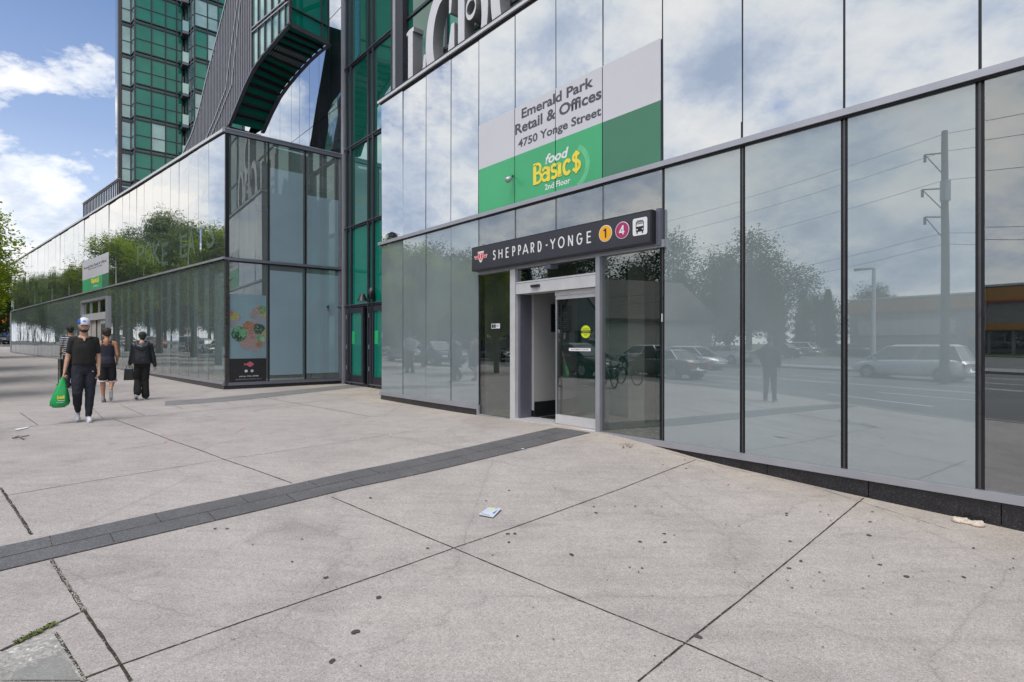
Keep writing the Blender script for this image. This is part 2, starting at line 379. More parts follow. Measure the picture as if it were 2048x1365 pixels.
M['granite'] = speckle('black_granite', (.018, .018, .022), (.07, .07, .08), 140, .22, .5, .3, 6, .02)
M['grassy'] = pmat('lawn', (.05, .09, .025), .9, 0, .4, 2)
M['paint'] = pmat('road_paint', (.70, .70, .68), .7, 0, .1, 4)
M['oldslab'] = speckle('weathered_slab', (.29, .28, .27), (.6, .58, .55), 60, .85, .25, .2, 3)
M['patch'] = speckle('grey_patch', (.22, .217, .21), (.3, .3, .29), 110, .8, .12, .12, 2)

def grid(name, mat, s0, s1, w0, w1, ds, dw, dz=0., zf=None):
    ss = np.linspace(s0, s1, max(2, int((s1-s0)/ds)+1)); ww = np.linspace(w0, w1, max(2, int((w1-w0)/dw)+1))
    S_, W_ = np.meshgrid(ss, ww, indexing='ij'); q = S_.ravel()[:, None]*US+W_.ravel()[:, None]*NS
    z = np.concatenate([H(q[i:i+20000, 0], q[i:i+20000, 1]) for i in range(0, len(q), 20000)])+dz
    n, m = len(ss), len(ww); f = []
    for i in range(n-1):
        for j in range(m-1): a = i*m+j; f.append((a, a+m, a+m+1, a+1))
    # make normals face up
    me = bpy.data.meshes.new(name); me.from_pydata(np.c_[q, z].tolist(), [], f)
    if me.polygons[0].normal.z < 0: me.flip_normals()
    me.materials.append(mat); me.polygons.foreach_set('use_smooth', [True]*len(f))
    o = bpy.data.objects.new(name, me); COL.objects.link(o); return struct(o)
for i, (a, b_, c_, d_, e_, g_) in enumerate(((-11, 12, -2.6, 13, .22, .22), (12, 95, -2.6, 13, 1.2, .8))):
    if i == 0: side = grid('sidewalk', M['pave'], a, b_, c_, d_, e_, g_)
    else: grid('sidewalk', M['pave'], a, b_, c_, d_, e_, g_)
road = grid('road', M['asphalt'], -60, 150, -22.5, -2.78, 2, 1, -.13)
ground = grid('ground', M['asphalt'], -700, 900, -800, 800, 16, 16, -1.15)
farwalk = grid('pavement', M['kerb'], -60, 150, -26, -22.68, 2, 1.5, 0.)
lot = grid('parking_lot', M['asphalt'], -60, 150, -46, -26.02, 4, 4, -.02)
lawn = grid('lawn', M['grassy'], -60, 150, -140, -46.02, 8, 8, .03)
far_r = grid('side_street', M['asphalt'], 95.1, 150, -2.6, 60, 4, 4, -.02)
mb = MB()
for w0, w1 in ((-2.78, -2.62), (-22.66, -22.52)):
    for k in range(70):
        s0, s1 = -11+k*2.4, -11+(k+1)*2.4-.01
        c = [SW(s0, w0), SW(s1, w0), SW(s1, w1), SW(s0, w1)]
        zz = [H1(*p) for p in c]
        mb.hexa([(p[0], p[1], z-.5) for p, z in zip(c, zz)]+[(p[0], p[1], z+.004) for p, z in zip(c, zz)])
struct(mb.build('kerb', M['kerb']))
mb = MB()      # lane markings
for w in (-5.9, -9.2, -15.6, -18.9):
    for k in range(24):
        s0 = -30+k*7; c = [SW(s0, w), SW(s0+3, w), SW(s0+3, w+.14), SW(s0, w+.14)]
        mb.quad(*[(p[0], p[1], H1(*p)-.122) for p in c])
for w in (-12.3, -12.65):
    for k in range(60):
        s0 = -60+k*3; c = [SW(s0, w), SW(s0+3, w), SW(s0+3, w+.12), SW(s0, w+.12)]
        mb.quad(*[(p[0], p[1], H1(*p)-.122) for p in c])
struct(mb.build('road_marking', M['paint']))

# joints: pixel polylines traced on the slab surface, turned into real positions
jm = MB(); rj = random.Random(3)
def joint(pts, wd, mb=jm, lift=.003, mi=0, jit=.25):
    P = [onground(*p) for p in pts]
    for p, q in zip(P[:-1], P[1:]):
        n = max(2, int(np.hypot(*(q-p))/.07)); d = (q-p)/np.hypot(*(q-p)); nn = np.array([-d[1], d[0]]); pr = None
        for k in range(n+1):
            c = p+(q-p)*k/n; h = wd/2*(1+jit*rj.uniform(-1, 1)); o = nn*rj.uniform(-1, 1)*wd*.12
            l, r = c-nn*h+o, c+nn*h+o; z = H1(*c)+lift; cur = ((l[0], l[1], z), (r[0], r[1], z))
            if pr: mb.quad(pr[0], pr[1], cur[1], cur[0], mi)
            pr = cur
joint([(0, 859.4), (227, 838.7), (500, 814), (700, 797)], .014)
joint([(0, 994.3), (444, 920), (700, 882.5), (840, 860)], .007)
joint([(172, 1355), (500, 1239), (908, 1096.5), (1250, 975), (1392, 920)], .012)
joint([(1276, 1364), (1370, 1287), (1727, 997)], .012)
joint([(227, 838.7), (344, 882), (452, 921), (584, 967)], .013)
joint([(663, 994.6), (907, 1096.5), (1370, 1287), (1546, 1364)], .012)
joint([(506, 792), (700, 826), (740, 834)], .012)
joint([(740, 834), (860, 829), (930, 822)], .006)
joint([(0, 976), (63, 1070)], .022)
joint([(102.5, 1120.8), (168.5, 1222)], .026)
joint([(168.5, 1222), (240.5, 1329.5), (262, 1364)], .017)
joint([(168.5, 1222), (120, 1245)], .016); joint([(120, 1245), (0, 1303)], .022)
joint([(108, 1266), (170, 1364)], .025)
joint([(240.5, 1329.5), (172, 1356)], .014)
joint([(40, 826), (76, 851)], .012); joint([(0, 829), (230, 816), (400, 806)], .008)
joint([(180, 812), (206, 838)], .008); joint([(240, 810), (290, 832)], .009)
joint([(0, 805), (60, 801), (330, 776)], .012); joint([(330, 776), (500, 778)], .006)
joint([(30, 742), (110, 768), (160, 790)], .01); joint([(0, 742), (120, 738), (300, 748)], .01); joint([(0, 716), (170, 716)], .012)
for i in range(5):
    joint([(330+i*48, 806-i*5), (366+i*48, 818-i*5)], .006)
joint([(1340, 905), (1640, 978), (1900, 1060)], .005, jit=.8)
struct(jm.build('slab_joints', M['joint']))
# two rows of dark pavers running to the door
up = [(0, 1094.4), (350, 1019), (700, 944), (1112, 855.8)]; lo_ = [(0, 1143), (96, 1120), (700, 978), (1181, 866)]
def resamp(pts, n):
    P = [onground(*p) for p in pts]; d = [0]
    for a, b in zip(P[:-1], P[1:]): d.append(d[-1]+np.hypot(*(b-a)))
    t = np.linspace(0, d[-1], n); return np.c_[np.interp(t, d, [p[0] for p in P]), np.interp(t, d, [p[1] for p in P])]
A_, B_ = resamp(up, 90), resamp(lo_, 90)
ext = 40; A_ = np.vstack([[A_[0]-(A_[1]-A_[0])*k for k in range(ext, 0, -1)], A_]); B_ = np.vstack([[B_[0]-(B_[1]-B_[0])*k for k in range(ext, 0, -1)], B_])
mb = MB(); n = len(A_)
for i in range(n-1):
    for j in range(4):
        q = [A_[i]+(B_[i]-A_[i])*j/4, A_[i+1]+(B_[i+1]-A_[i+1])*j/4, A_[i+1]+(B_[i+1]-A_[i+1])*(j+1)/4, A_[i]+(B_[i]-A_[i])*(j+1)/4]
        mb.quad(*[(p[0], p[1], H1(*p)+.004) for p in q])
def thin(p, q, wd, mb, mi):
    d = (q-p)/np.hypot(*(q-p)); nn = np.array([-d[1], d[0]])*wd/2; k = max(1, int(np.hypot(*(q-p))/.12))
    for i in range(k):
        a, b = p+(q-p)*i/k, p+(q-p)*(i+1)/k
        mb.quad(*[(c[0], c[1], H1(*c)+.0065) for c in (a-nn, a+nn, b+nn, b-nn)], mi)
for i in range(0, n-1):
    m1, m2 = (A_[i]+B_[i])/2, (A_[i+1]+B_[i+1])/2; thin(m1, m2, .006, mb, 1); thin(B_[i], B_[i+1], .010, mb, 1)
step = .62; acc = 0; cnt = 0
for i in range(n-1):
    acc += np.hypot(*(A_[i+1]-A_[i]))
    if acc > step/2:
        acc = 0; cnt += 1; m = (A_[i]+B_[i])/2
        thin(A_[i], m, .006, mb, 1) if cnt % 2 else thin(m, B_[i], .006, mb, 1)
struct(mb.build('paver_band', [M['paver'], M['joint']]))
# second faint paver band at the far corner
mb = MB()
for pa, pb in (([(330, 803), (420, 797), (520, 787.5), (640, 775.5), (700, 770)], [(330, 812), (420, 806), (520, 797), (640, 783.5), (740, 773)]), ):
    a, b = resamp(pa, 40), resamp(pb, 40)
    for i in range(39): mb.quad(*[(p[0], p[1], H1(*p)+.004) for p in (a[i], a[i+1], b[i+1], b[i])])
struct(mb.build('paver_band', [speckle('worn_paver', (.175, .168, .17), (.3, .3, .3), 150, .7, .2, .12, 2)]))
# gum spots and chalk
mb = MB()
spots = [(741, 997, 1), (680, 977, .6), (1018, 982, .8), (1110, 978, .5), (972, 1003, .6), (1016, 1069, 1), (1030, 1069, 1), (1018, 1086, .9), (1143, 1111, 1.1), (1188, 1015, .8), (1192, 1027, 1), (652, 1157, 1.1), (757, 1197, 1.3),
         (710, 1266, 1.4), (664, 1324, 1.2), (1280, 1085, 1), (1329, 1069, .9), (1330, 1086, .9), (1397, 1275, 1.4), (1573, 1028, .8), (1573, 1032, .8), (1739, 1072, 1.2), (1580, 1084, .8), (1602, 1124, 1), (1578, 1138, .8), (1814, 1155, 1.2),
         (1641, 1025, .6), (1640, 1012, .5), (1657, 1031, .6), (1740, 1045, .8), (1745, 1025, .7), (1760, 1131, .8), (1326, 931, .7), (1372, 938, .8), (1370, 921, .7), (1425, 945, .6), (1457, 971, .7), (1497, 978, .6), (1947, 1098, .8), (1928, 1156, .9),
         (430, 1059, .7), (454, 1059, .8), (505, 1091, .5), (584, 1125, .6), (604, 1080, .5), (180, 1013, .4), (1270, 1014, .7), (1323, 1014, .6), (1374, 975, .5), (855, 1098, .8), (985, 1112, .5), (1284, 1138, .6), (1230, 1015, .5)]
for _ in range(130):
    spots.append((R.uniform(1150, 2040), R.uniform(890, 1180), R.uniform(.18, .5)))
for _ in range(70):
    spots.append((R.uniform(300, 1900), R.uniform(930, 1350), R.uniform(.15, .4)))
for x, y, s_ in spots:
    if x > 1195 and y < 862+(x-1195)*.24+8: continue
    c = onground(x, y); k = 9; ph = R.uniform(0, 6)
    pts = []
    for i in range(k):
        a = 2*math.pi*i/k; r = s_*.0165*(1+R.uniform(-.25, .25))*(1+.25*math.cos(a*2+ph))
        p = c+np.array([math.cos(a), math.sin(a)])*r; pts.append((p[0], p[1], H1(*p)+.0075))
    mb.poly(pts)
struct(mb.build('gum_spots', M['gum']))
mb = MB()
joint([(325, 869), (338, 874), (340, 880), (328, 887), (290, 893), (230, 901)], .012, mb, .005, 0, .9)
joint([(472, 866), (486, 857), (487, 853), (480, 849)], .012, mb, .005, 0, .9)
struct(mb.build('chalk_marks', M['chalk']))
# weathered corner slab with a grey patch, bottom left
def gpoly(pts, lift, mat, name):
    P = [onground(*p) for p in pts]; mb = MB(); mb.poly([(p[0], p[1], H1(*p)+lift) for p in P]); o = mb.build(name, mat)
    if o.data.polygons[0].normal.z < 0: o.data.flip_normals()
    return struct(o)
gpoly([(0, 1309), (60, 1282), (106, 1267), (168, 1364), (0, 1364)], .006, M['oldslab'], 'corner_slab')
gpoly([(22, 1364), (30, 1345), (70, 1330), (105, 1315), (135, 1325), (160, 1364)], .010, M['patch'], 'corner_slab_patch')
mb = MB()      # loose stones in the wide joint, and a weed line
for _ in range(420):
    if R.random() < .45: x = R.uniform(102, 170); y = 1120.8+(x-102.5)*1.533
    elif R.random() < .5: x = R.uniform(108, 170); y = 1266+(x-108)*1.58
    elif R.random() < .6: x = R.uniform(0, 63); y = 976+x*1.49
    else: x = R.uniform(0, 34); y = 1325+x*1.2
    c = onground(x+R.uniform(-4, 4), y+R.uniform(-3, 3)); r = R.uniform(.002, .0065); mb.ball((c[0], c[1], H1(*c)+.004+r*.4), (r, r*R.uniform(.7, 1.2), r*.6), 0, 6, 4)
o = mb.build('joint_pebbles', pmat('pebble', (.34, .32, .29), .8, 0, .5, 300)); tag(o, 'loose pale pebbles lying in the wide slab joints beside the kerb slab', 'pebbles', kind='stuff')
M['weed'] = pmat('weed_leaf', (.11, .14, .03), .7, 0, .4, 60)
mb = MB()
for _ in range(190):
    x = R.uniform(30, 112); y = 1303-(x)*.485+R.uniform(-2, 3); c = onground(x, y); a = R.uniform(0, 6.28); l = R.uniform(.010, .034); d = np.array([math.cos(a), math.sin(a)])
    z = H1(*c)+.006; n_ = np.array([-d[1], d[0]])*.0035
    mb.quad((c[0]-n_[0], c[1]-n_[1], z), (c[0]+n_[0], c[1]+n_[1], z), (c[0]+d[0]*l*.6+n_[0]*.7, c[1]+d[1]*l*.6+n_[1]*.7, z+l*.5), (c[0]+d[0]*l, c[1]+d[1]*l, z+l*R.uniform(.3, .7)))
o = mb.build('weeds', M['weed']); tag(o, 'thin green weeds growing in the joint of the corner slab', 'weeds', kind='stuff')
# ---------------- main glass front ----------------
def pane(pl, a0, a1, z0, z1, mat, parent, d=0., name='glass_pane', tilt=.0045, th=.012):
    mb = MB(); ra, rz = R.uniform(-1, 1)*tilt, R.uniform(-1, 1)*tilt; w, h = a1-a0, z1-z0
    o = [(-1, -1), (1, -1), (1, 1), (-1, 1)]; dd = [d+ra*w/2*i+rz*h/2*j for i, j in o]; c = [(a0, z0), (a1, z0), (a1, z1), (a0, z1)]
    mb.hexa([pl.W(a0, z0, dd[0]), pl.W(a1, z0, dd[1]), pl.W(a1, z0, dd[1]-th), pl.W(a0, z0, dd[0]-th), pl.W(a0, z1, dd[3]), pl.W(a1, z1, dd[2]), pl.W(a1, z1, dd[2]-th), pl.W(a0, z1, dd[3]-th)])
    return mb.build(name, mat, parent)
def pb(pl, name, a0, a1, z0, z1, d0, d1, mat, parent):
    mb = MB(); mb.pbox(pl, a0, a1, z0, z1, d0, d1); return mb.build(name, mat, parent)
retail = thing('retail_building', 'two storey glass fronted retail block with station door, pale aluminium rails and black granite base', 'building', F1.W(3, 0, -4))
px_up = [762, 806, 852, 902, 957.5, 1030.5, 1112, 1206, 1325, 1485, 1688.5, 1960]
aa = [F1.A(x) for x in px_up]; aa[0] = F1.A(763)
while aa[-1] < 15: aa.append(aa[-1]+1.19)
ZR0, ZR1, ZT = 3.905, 3.98, 7.53
dA, dB = aa[4], aa[8]
for i in range(len(aa)-1):
    a0, a1 = aa[i], aa[i+1]
    pane(F1, a0+.012, a1-.012, ZR1, ZT, M['mirror'], retail, tilt=.006)
    if i < 4: pane(F1, a0+.012, a1-.012, .15, ZR0-.02, M['frost'], retail)
    elif i >= 8: pane(F1, a0+.035, a1-.035, .005, ZR0-.02, M['frost'] if i != 11 else M['frost_dark'], retail)
    if i < 4: pb(F1, 'mullion', a0-.022, a0+.022, .15, ZR0, -.16, -.02, M['dark'], retail)
    elif i >= 8:
        pb(F1, 'mullion', a0-.036, a0+.036, .0, ZR0, -.16, -.022, M['dark'], retail); pb(F1, 'mullion', a0-.012, a0+.008, .0, ZR0-.02, -.021, -.006, M['bronze'], retail)
    pb(F1, 'mullion', a0-(.014 if i < 8 else .026), a0+.012, ZR1, ZT, -.12, -.008, M['dark'], retail)
aE = aa[-1]
pb(F1, 'rail', aa[0]-.10, aE, ZR0, ZR1, -.10, .055, M['alu'], retail); pb(F1, 'rail_gasket', aa[0]-.02, aE, ZR0-.022, ZR0-.001, -.1, .03, M['gasket'], retail)
pb(F1, 'roof_cap', aa[0]-.10, aE, ZT+.015, ZT+.085, -.35, .07, M['alu_white'], retail); pb(F1, 'cap_gasket', aa[0]-.04, aE, ZT-.012, ZT+.014, -.3, .03, M['gasket'], retail)  # paler silver cap; the brightness of facing the sky put into its colour
pb(F1, 'cap_flashing', aa[0]-.10, aE, ZT+.086, ZT+.10, -.35, .078, M['gasket'], retail)
pb(F1, 'sill', aa[0]-.03, dA-.02, .065, .149, -.12, .04, M['alu'], retail)
pb(F1, 'sill_post', dA-.02, dA+.045, -.06, .149, -.12, .041, M['alu'], retail)
pb(F1, 'sill', F1.A(1197), aE, -.078, .003, -.12, .045, M['alu'], retail)
mb = MB(); a = aa[0]-.01
while a < dA-.05:
    b = min(a+1.1, dA-.021); mb.pbox(F1, a, b-.004, -.45, .062, -.1, .015); a = b
mb.build('granite_plinth', M['granite'], retail)
mb = MB(); a = F1.A(1197)
for b in [F1.A(x) for x in (1360, 1535, 1738, 2003)]+[F1.A(2003)+1.2*k for k in range(1, 9)]:
    mb.pbox(F1, a+.004, b-.004, -1.3, -.088, -.1, .012); a = b
mb.build('granite_plinth', M['granite'], retail)
# body of the block (roof, side, inner walls)
pb(F1, 'roof', aa[0], aE, 7.40, 7.50, -14, -.36, M['wall_dark'], retail)  # unseen roof slab, added to keep sun from leaking into the rooms
pb(F1, 'side_wall', aa[0]-.03, aa[0]+.03, .1, 7.52, -2.4, -.02, M['slate'], retail)
pb(F1, 'floor_slab', aa[0]+.05, aE, ZR0-.0, ZR0+.06, -14, -.17, M['wall_dark'], retail)
pb(F1, 'backing_wall', aa[0]+.04, dA-.1, .1, 3.85, -.32, -.2, M['wall_dark'], retail)
pb(F1, 'backing_wall', dB+.1, aE, .0, 3.85, -.32, -.2, M['wall_dark'], retail)
pb(F1, 'end_wall', aE, aE+.1, -1, 7.5, -14, 0, M['concrete_in'], retail)
# station entrance
aL, aP0, aP1, aQ0, aQ1 = dA+.02, F1.A(1025), F1.A(1035), F1.A(1196), F1.A(1204.5)
ZS0, ZS1 = F1.Z(943.6, 543.7, .19), F1.Z(943.6, 496, .19)
for i in range(4, 8):
    pane(F1, aa[i]+.01, aa[i+1]-.01, ZS0+.05, ZR0-.02, M['frost_dark'], retail)
    pb(F1, 'mullion', aa[i]-.02, aa[i]+.02, ZS0, ZR0-.02, -.12, -.006, M['dark'], retail)
g1_ = F1.A(1303.5, .19)
pb(F1, 'entrance_beam', aL-.02, dB+.06, ZS0-.055, ZS0+.05, -.2, .06, M['alu'], retail)
pb(F1, 'bracket', g1_+.0, dB+.02, ZS0-.03, ZS1+.02, -.02, .09, M['slate'], retail)
zh0 = F1.Z(1150, 579, 0)
ZH1, ZH0 = F1.Z(1197, 545.5), F1.Z(1197, 573.5)
pane(F1, aL+.03, aP0-.005, -.02, ZS0-.06, M['door_glass'], retail, name='side_light')
pane(F1, aQ1+.005, dB-.05, .01, ZS0-.06, M['door_glass'], retail, name='side_light')
pane(F1, aP1+.06, aQ0-.01, ZH1+.01, ZS0-.065, M['frost_dark'], retail, name='transom_light')
pb(F1, 'sill', aL+.03, aP1, -.10, -.025, -.12, .04, M['alu'], retail)
pb(F1, 'door_post', aP0, aP1, -.1, ZS0-.056, -.02, .062, M['alu_white'], retail); pb(F1, 'door_post', aP0+.004, aP1+.055, -.1, ZS0-.057, -.30, -.021, M['slate'], retail)
pb(F1, 'door_post', aQ0, aQ1, -.1, ZS0-.056, -.16, .064, M['alu'], retail)
pb(F1, 'door_post', aL, aL+.03, -.1, ZS0-.056, -.12, .0, M['dark'], retail)
pb(F1, 'door_post', dB-.05, dB-.037, .0, ZS0-.056, -.12, -.02, M['dark'], retail)
pb(F1, 'threshold', aP1, aQ0, -.12, .004, -.35, .10, M['alu_white'], retail)
hd = pb(F1, 'door_header', aP1+.01, aQ0-.003, ZH0, ZH1, -.22, .055, M['alu_white'], retail)
pb(F1, 'header_groove', aP1+.011, aQ0-.004, ZH1-.035, ZH1-.03, .0551, .057, M['dark'], hd)
mb = MB(); ax = F1.A(1076.5); zx = (ZH0+ZH1)/2+.0; mb.pbox(F1, ax-.1, ax+.1, zx-.022, zx+.022, .055, .10); mb.build('motion_sensor', M['black'], hd)
pb(F1, 'cable_box', F1.A(1096), F1.A(1108), ZS0-.13, ZS0-.055, .0, .09, M['slate'], retail)
sd = thing('sliding_door', 'half open automatic glass sliding door with white rails at the station entrance', 'door', F1.W(F1.A(1155, -.07), 0, -.07))
s0, s1 = F1.A(1111.5, -.05), F1.A(1197, -.05); zb0 = F1.Z(1197, 857, -.05)
zr = .125
pb(F1, 'bottom_rail', s0, s1, .012, .012+zr*1.25, -.09, -.045, M['alu_white'], sd); pb(F1, 'top_rail', s0, s1, ZH0-.085, ZH0-.006, -.09, -.03, M['alu_white'], sd)
pb(F1, 'top_rail', s0, s1, ZH0-.15, ZH0-.086, -.09, -.045, M['alu_white'], sd)
pb(F1, 'stile', s0, s0+.022, .012+zr*1.25, ZH0-.15, -.09, -.047, M['alu'], sd); pb(F1, 'stile', s0+.09, s0+.13, .17, ZH0-.15, -.085, -.065, M['gasket'], sd)
pane(F1, s0+.022, s1, .012+zr*1.25, ZH0-.15, M['door_glass'], sd, d=-.06, name='door_glass', tilt=.001)
# stickers on the door
def plate(pl, a0, a1, z0, z1, d, mat, name, parent=None, th=.002): return pb(pl, name, a0, a1, z0, z1, d, d+th, mat, parent)
def disc_on(pl, a, z, r, d, mat, name, parent=None, rx=None, k=28, th=.003):
    mb = MB(); mb.prism([((rx or r)*math.cos(2*math.pi*i/k)+a, r*math.sin(2*math.pi*i/k)+z) for i in range(k)], lambda u, v, h: pl.W(u, v, h), d, d+th)
    return mb.build(name, mat, parent)
def text(pl, s, a0, a1, zb, h, d, mat, name, parent=None, bold=.0, shear=0., th=.002, align=None, tilt=0):
    cu = bpy.data.curves.new(name, 'FONT'); cu.body = s; cu.size = 1; cu.extrude = .0; cu.offset = bold; cu.shear = shear; cu.resolution_u = 3
    ob = bpy.data.objects.new('tmp', cu); COL.objects.link(ob)
    dg = bpy.context.evaluated_depsgraph_get(); me = bpy.data.meshes.new_from_object(ob.evaluated_get(dg)); bpy.data.objects.remove(ob)
    co = np.array([v.co[:] for v in me.vertices]); x0, x1 = co[:, 0].min(), co[:, 0].max()
    cap = .73 if not s.islower() else .73
    kx = (a1-a0)/(x1-x0); ky = h/cap
    for v in me.vertices:
        u = (v.co.x-x0)*kx+a0; w = zb+v.co.y*ky; v.co = pl.W(u, w+tilt*(u-a0), d)
    me.materials.clear(); me.materials.append(mat); me.name = name
    if me.polygons and (me.polygons[0].normal @ Vector((pl.o[0], pl.o[1], 0)) if False else me.polygons[0].normal.dot(Vector((pl.o[0], pl.o[1], 0)))) < 0: me.flip_normals()
    o = bpy.data.objects.new(name, me); COL.objects.link(o)
    if parent: par(o, parent)
    return o
ac, zc_ = F1.A(1171.5, -.058), F1.Z(1171.5, 664, -.058)
cst = thing('caution_sticker', 'round yellow caution sticker on the sliding door glass', 'sticker', F1.W(ac, zc_, -.055))
disc_on(F1, ac, zc_, .105, -.058, M['lime'], 'disc', cst); plate(F1, ac-.103, ac+.103, zc_-.024, zc_+.022, -.0545, M['black'], 'band', cst, .001)
text(F1, 'CAUTION', ac-.085, ac+.085, zc_-.013, .026, -.0525, M['lime'], 'lettering', cst, .01); text(F1, 'AUTOMATIC', ac-.07, ac+.07, zc_+.035, .022, -.0545, M['black'], 'lettering', cst, .01)
text(F1, 'DOOR', ac-.035, ac+.035, zc_-.062, .022, -.0545, M['black'], 'lettering', cst, .01)
b0, b1 = F1.A(1138, -.058), F1.A(1181.5, -.058); zb_ = F1.Z(1160, 699.5, -.058)
ast = thing('door_strip_sticker', 'pale strip sticker reading automatic door across the sliding glass', 'sticker', F1.W(b0, zb_, -.055))
plate(F1, b0, b1, zb_-.026, zb_+.024, -.058, M['white'], 'strip', ast); text(F1, 'AUTOMATIC DOOR', b0+.05, b1-.05, zb_-.011, .024, -.0555, M['black'], 'lettering', ast, .01)
ex = thing('exit_sticker', 'small exit sticker with running figure on the left side light', 'sticker', F1.W(F1.A(990), F1.Z(990, 652), .01))
e0, e1, ez = F1.A(983.5), F1.A(1000.5), F1.Z(991, 652.5)
plate(F1, e0, e1, ez-.048, ez+.045, .008, M['white'], 'plate', ex); plate(F1, e0+.012, e0+.07, ez-.036, ez+.035, .0105, M['paintdark'], 'figure_panel', ex, .001); plate(F1, e0+.08, e0+.135, ez-.036, ez+.035, .0105, M['paintdark'], 'figure_panel', ex, .001)
text(F1, 'EXIT', e0+.15, e1-.01, ez-.022, .05, .0105, M['paintdark'], 'lettering', ex, .01)
# rooms behind the entrance
aw = aP1+.10
pb(F1, 'inner_wall', aw-.12, aw, .13, 3.2, -4.6, -.32, M['wall_in'], retail); pb(F1, 'wall_base', aw-.12, aw+.012, .0, .29, -4.6, -.33, M['black'], retail)
pb(F1, 'inner_wall', dA+.0, dB+.1, .0, 3.2, -4.8, -4.65, M['wall_in'], retail); pb(F1, 'inner_wall', dB-.03, dB+.09, .0, 3.3, -4.6, -.17, M['concrete_in'], retail)
pb(F1, 'inner_wall', dA-.1, dA, .0, 3.2, -4.6, -.2, M['concrete_in'], retail)
pb(F1, 'inner_ceiling', dA-.1, dB+.1, 3.2, 3.3, -4.8, -.2, M['wall_in'], retail); pb(F1, 'inner_floor', dA-.1, dB+.1, -.10, .0, -4.8, -.13, M['floor_in'], retail)
pb(F1, 'inner_column', F1.A(1265, -1.2)-.1, F1.A(1265, -1.2)+.25, .0, 3.2, -1.6, -1.2, M['concrete_in'], retail)
pb(F1, 'inner_door', aw-1.1, aw-.7, .0, 2.2, -2.6, -2.5, M['concrete_in'], retail)
mat_ = pb(F1, 'door_mat', aw+.1, aQ0-.2, .001, .012, -1.5, -.4, M['black'], None); tag(mat_, 'black entrance mat lying just inside the sliding door', 'mat')
dm = thing('directory_board', 'black framed notice board on the inner wall left of the sliding door', 'notice board', F1.W(aw, 1.9, -1.6))
# board lies on the inner left wall: frame along the wall
wl = Plane(F1.W(aw+.004, 0, 0)[:2], -F1.o)      # facing right, runs inward
q0, q1 = wl.A(1101.5), wl.A(1141); zq1, zq0 = wl.Z(1101.5, 609, 0), wl.Z(1101.5, 664, 0)
pb(wl, 'board', q0, q1, zq0, zq1, .0, .03, M['black'], dm)
for i in range(9): plate(wl, q0+.12*(q1-q0)+R.uniform(0, .03), q1-.12*(q1-q0)-R.uniform(0, .2), zq0+.08+i*(zq1-zq0-.16)/9, zq0+.095+i*(zq1-zq0-.16)/9, .031, M['alu'], 'lettering_row', dm)
bx = thing('wall_intercom', 'dark wall intercom seen through the left side light', 'intercom', F1.W(F1.A(999, -1), 1.2, -1))
axx = F1.A(999, -.6); pb(F1, 'pillar', axx-.04, axx+.04, .0, .95, -.66, -.6, M['slate'], bx); pb(F1, 'housing', axx-.07, axx+.07, .95, 1.28, -.7, -.58, M['black'], bx); pb(F1, 'screen', axx-.04, axx+.04, 1.28, 1.5, -.68, -.6, M['paintdark'], bx)
for pxx, y0, y1, w in ((1226, 593, 630, .28), (1185, 592, 628, .3)):
    a_ = F1.A(pxx, -2.2); z_ = F1.Z(pxx, 611, -2.2); o = pb(F1, 'wall_poster', a_-w, a_+w, z_-.28, z_+.28, -2.23, -2.2, M['greendark'], None)
    tag(o, 'dark green hanging panel inside the station, ' + ('right of the door post' if pxx > 1200 else 'behind the sliding door glass'), 'panel')

# ---------------- station sign ----------------
sg = thing('station_sign', 'long black station name sign box above the entrance', 'sign', F1.W(0, (ZS0+ZS1)/2, .1))
g0, g1 = F1.A(943.6, .19), F1.A(1302.8, .19); D = .19
pb(F1, 'housing', g0, g1, ZS0, ZS1, .02, D-.004, M['black'], sg)
pb(F1, 'face', g0+.025, g1-.02, ZS0+.02, ZS1-.02, D-.003, D, M['signface'], sg)
D += .002
def rib(pl, pts, w, d, mat, name, parent, th=.003, closed=False, mb=None):
    own = mb is None; mb = mb or MB(); P = [np.array(p, float) for p in pts]; n = len(P)
    for i in range(n if closed else n-1):
        p, q = P[i], P[(i+1) % n]; t = q-p; L_ = np.hypot(*t)
        if L_ < 1e-6: continue
        t /= L_; nn = np.array([-t[1], t[0]])*w/2; ex_ = t*w*.32
        e0_ = ex_ if (closed or i > 0) else 0*ex_; e1_ = ex_ if (closed or i < n-2) else 0*ex_
        mb.prism([p-nn-e0_, q-nn+e1_, q+nn+e1_, p+nn-e0_], lambda u, v, h: pl.W(u, v, h), d, d+th+.00005*i)
    if own: return mb.build(name, mat, parent)
def arc(cx, cy, rx, ry, a0, a1, n=14): return [(cx+rx*math.cos(math.radians(a0+(a1-a0)*i/n)), cy+ry*math.sin(math.radians(a0+(a1-a0)*i/n))) for i in range(n+1)]
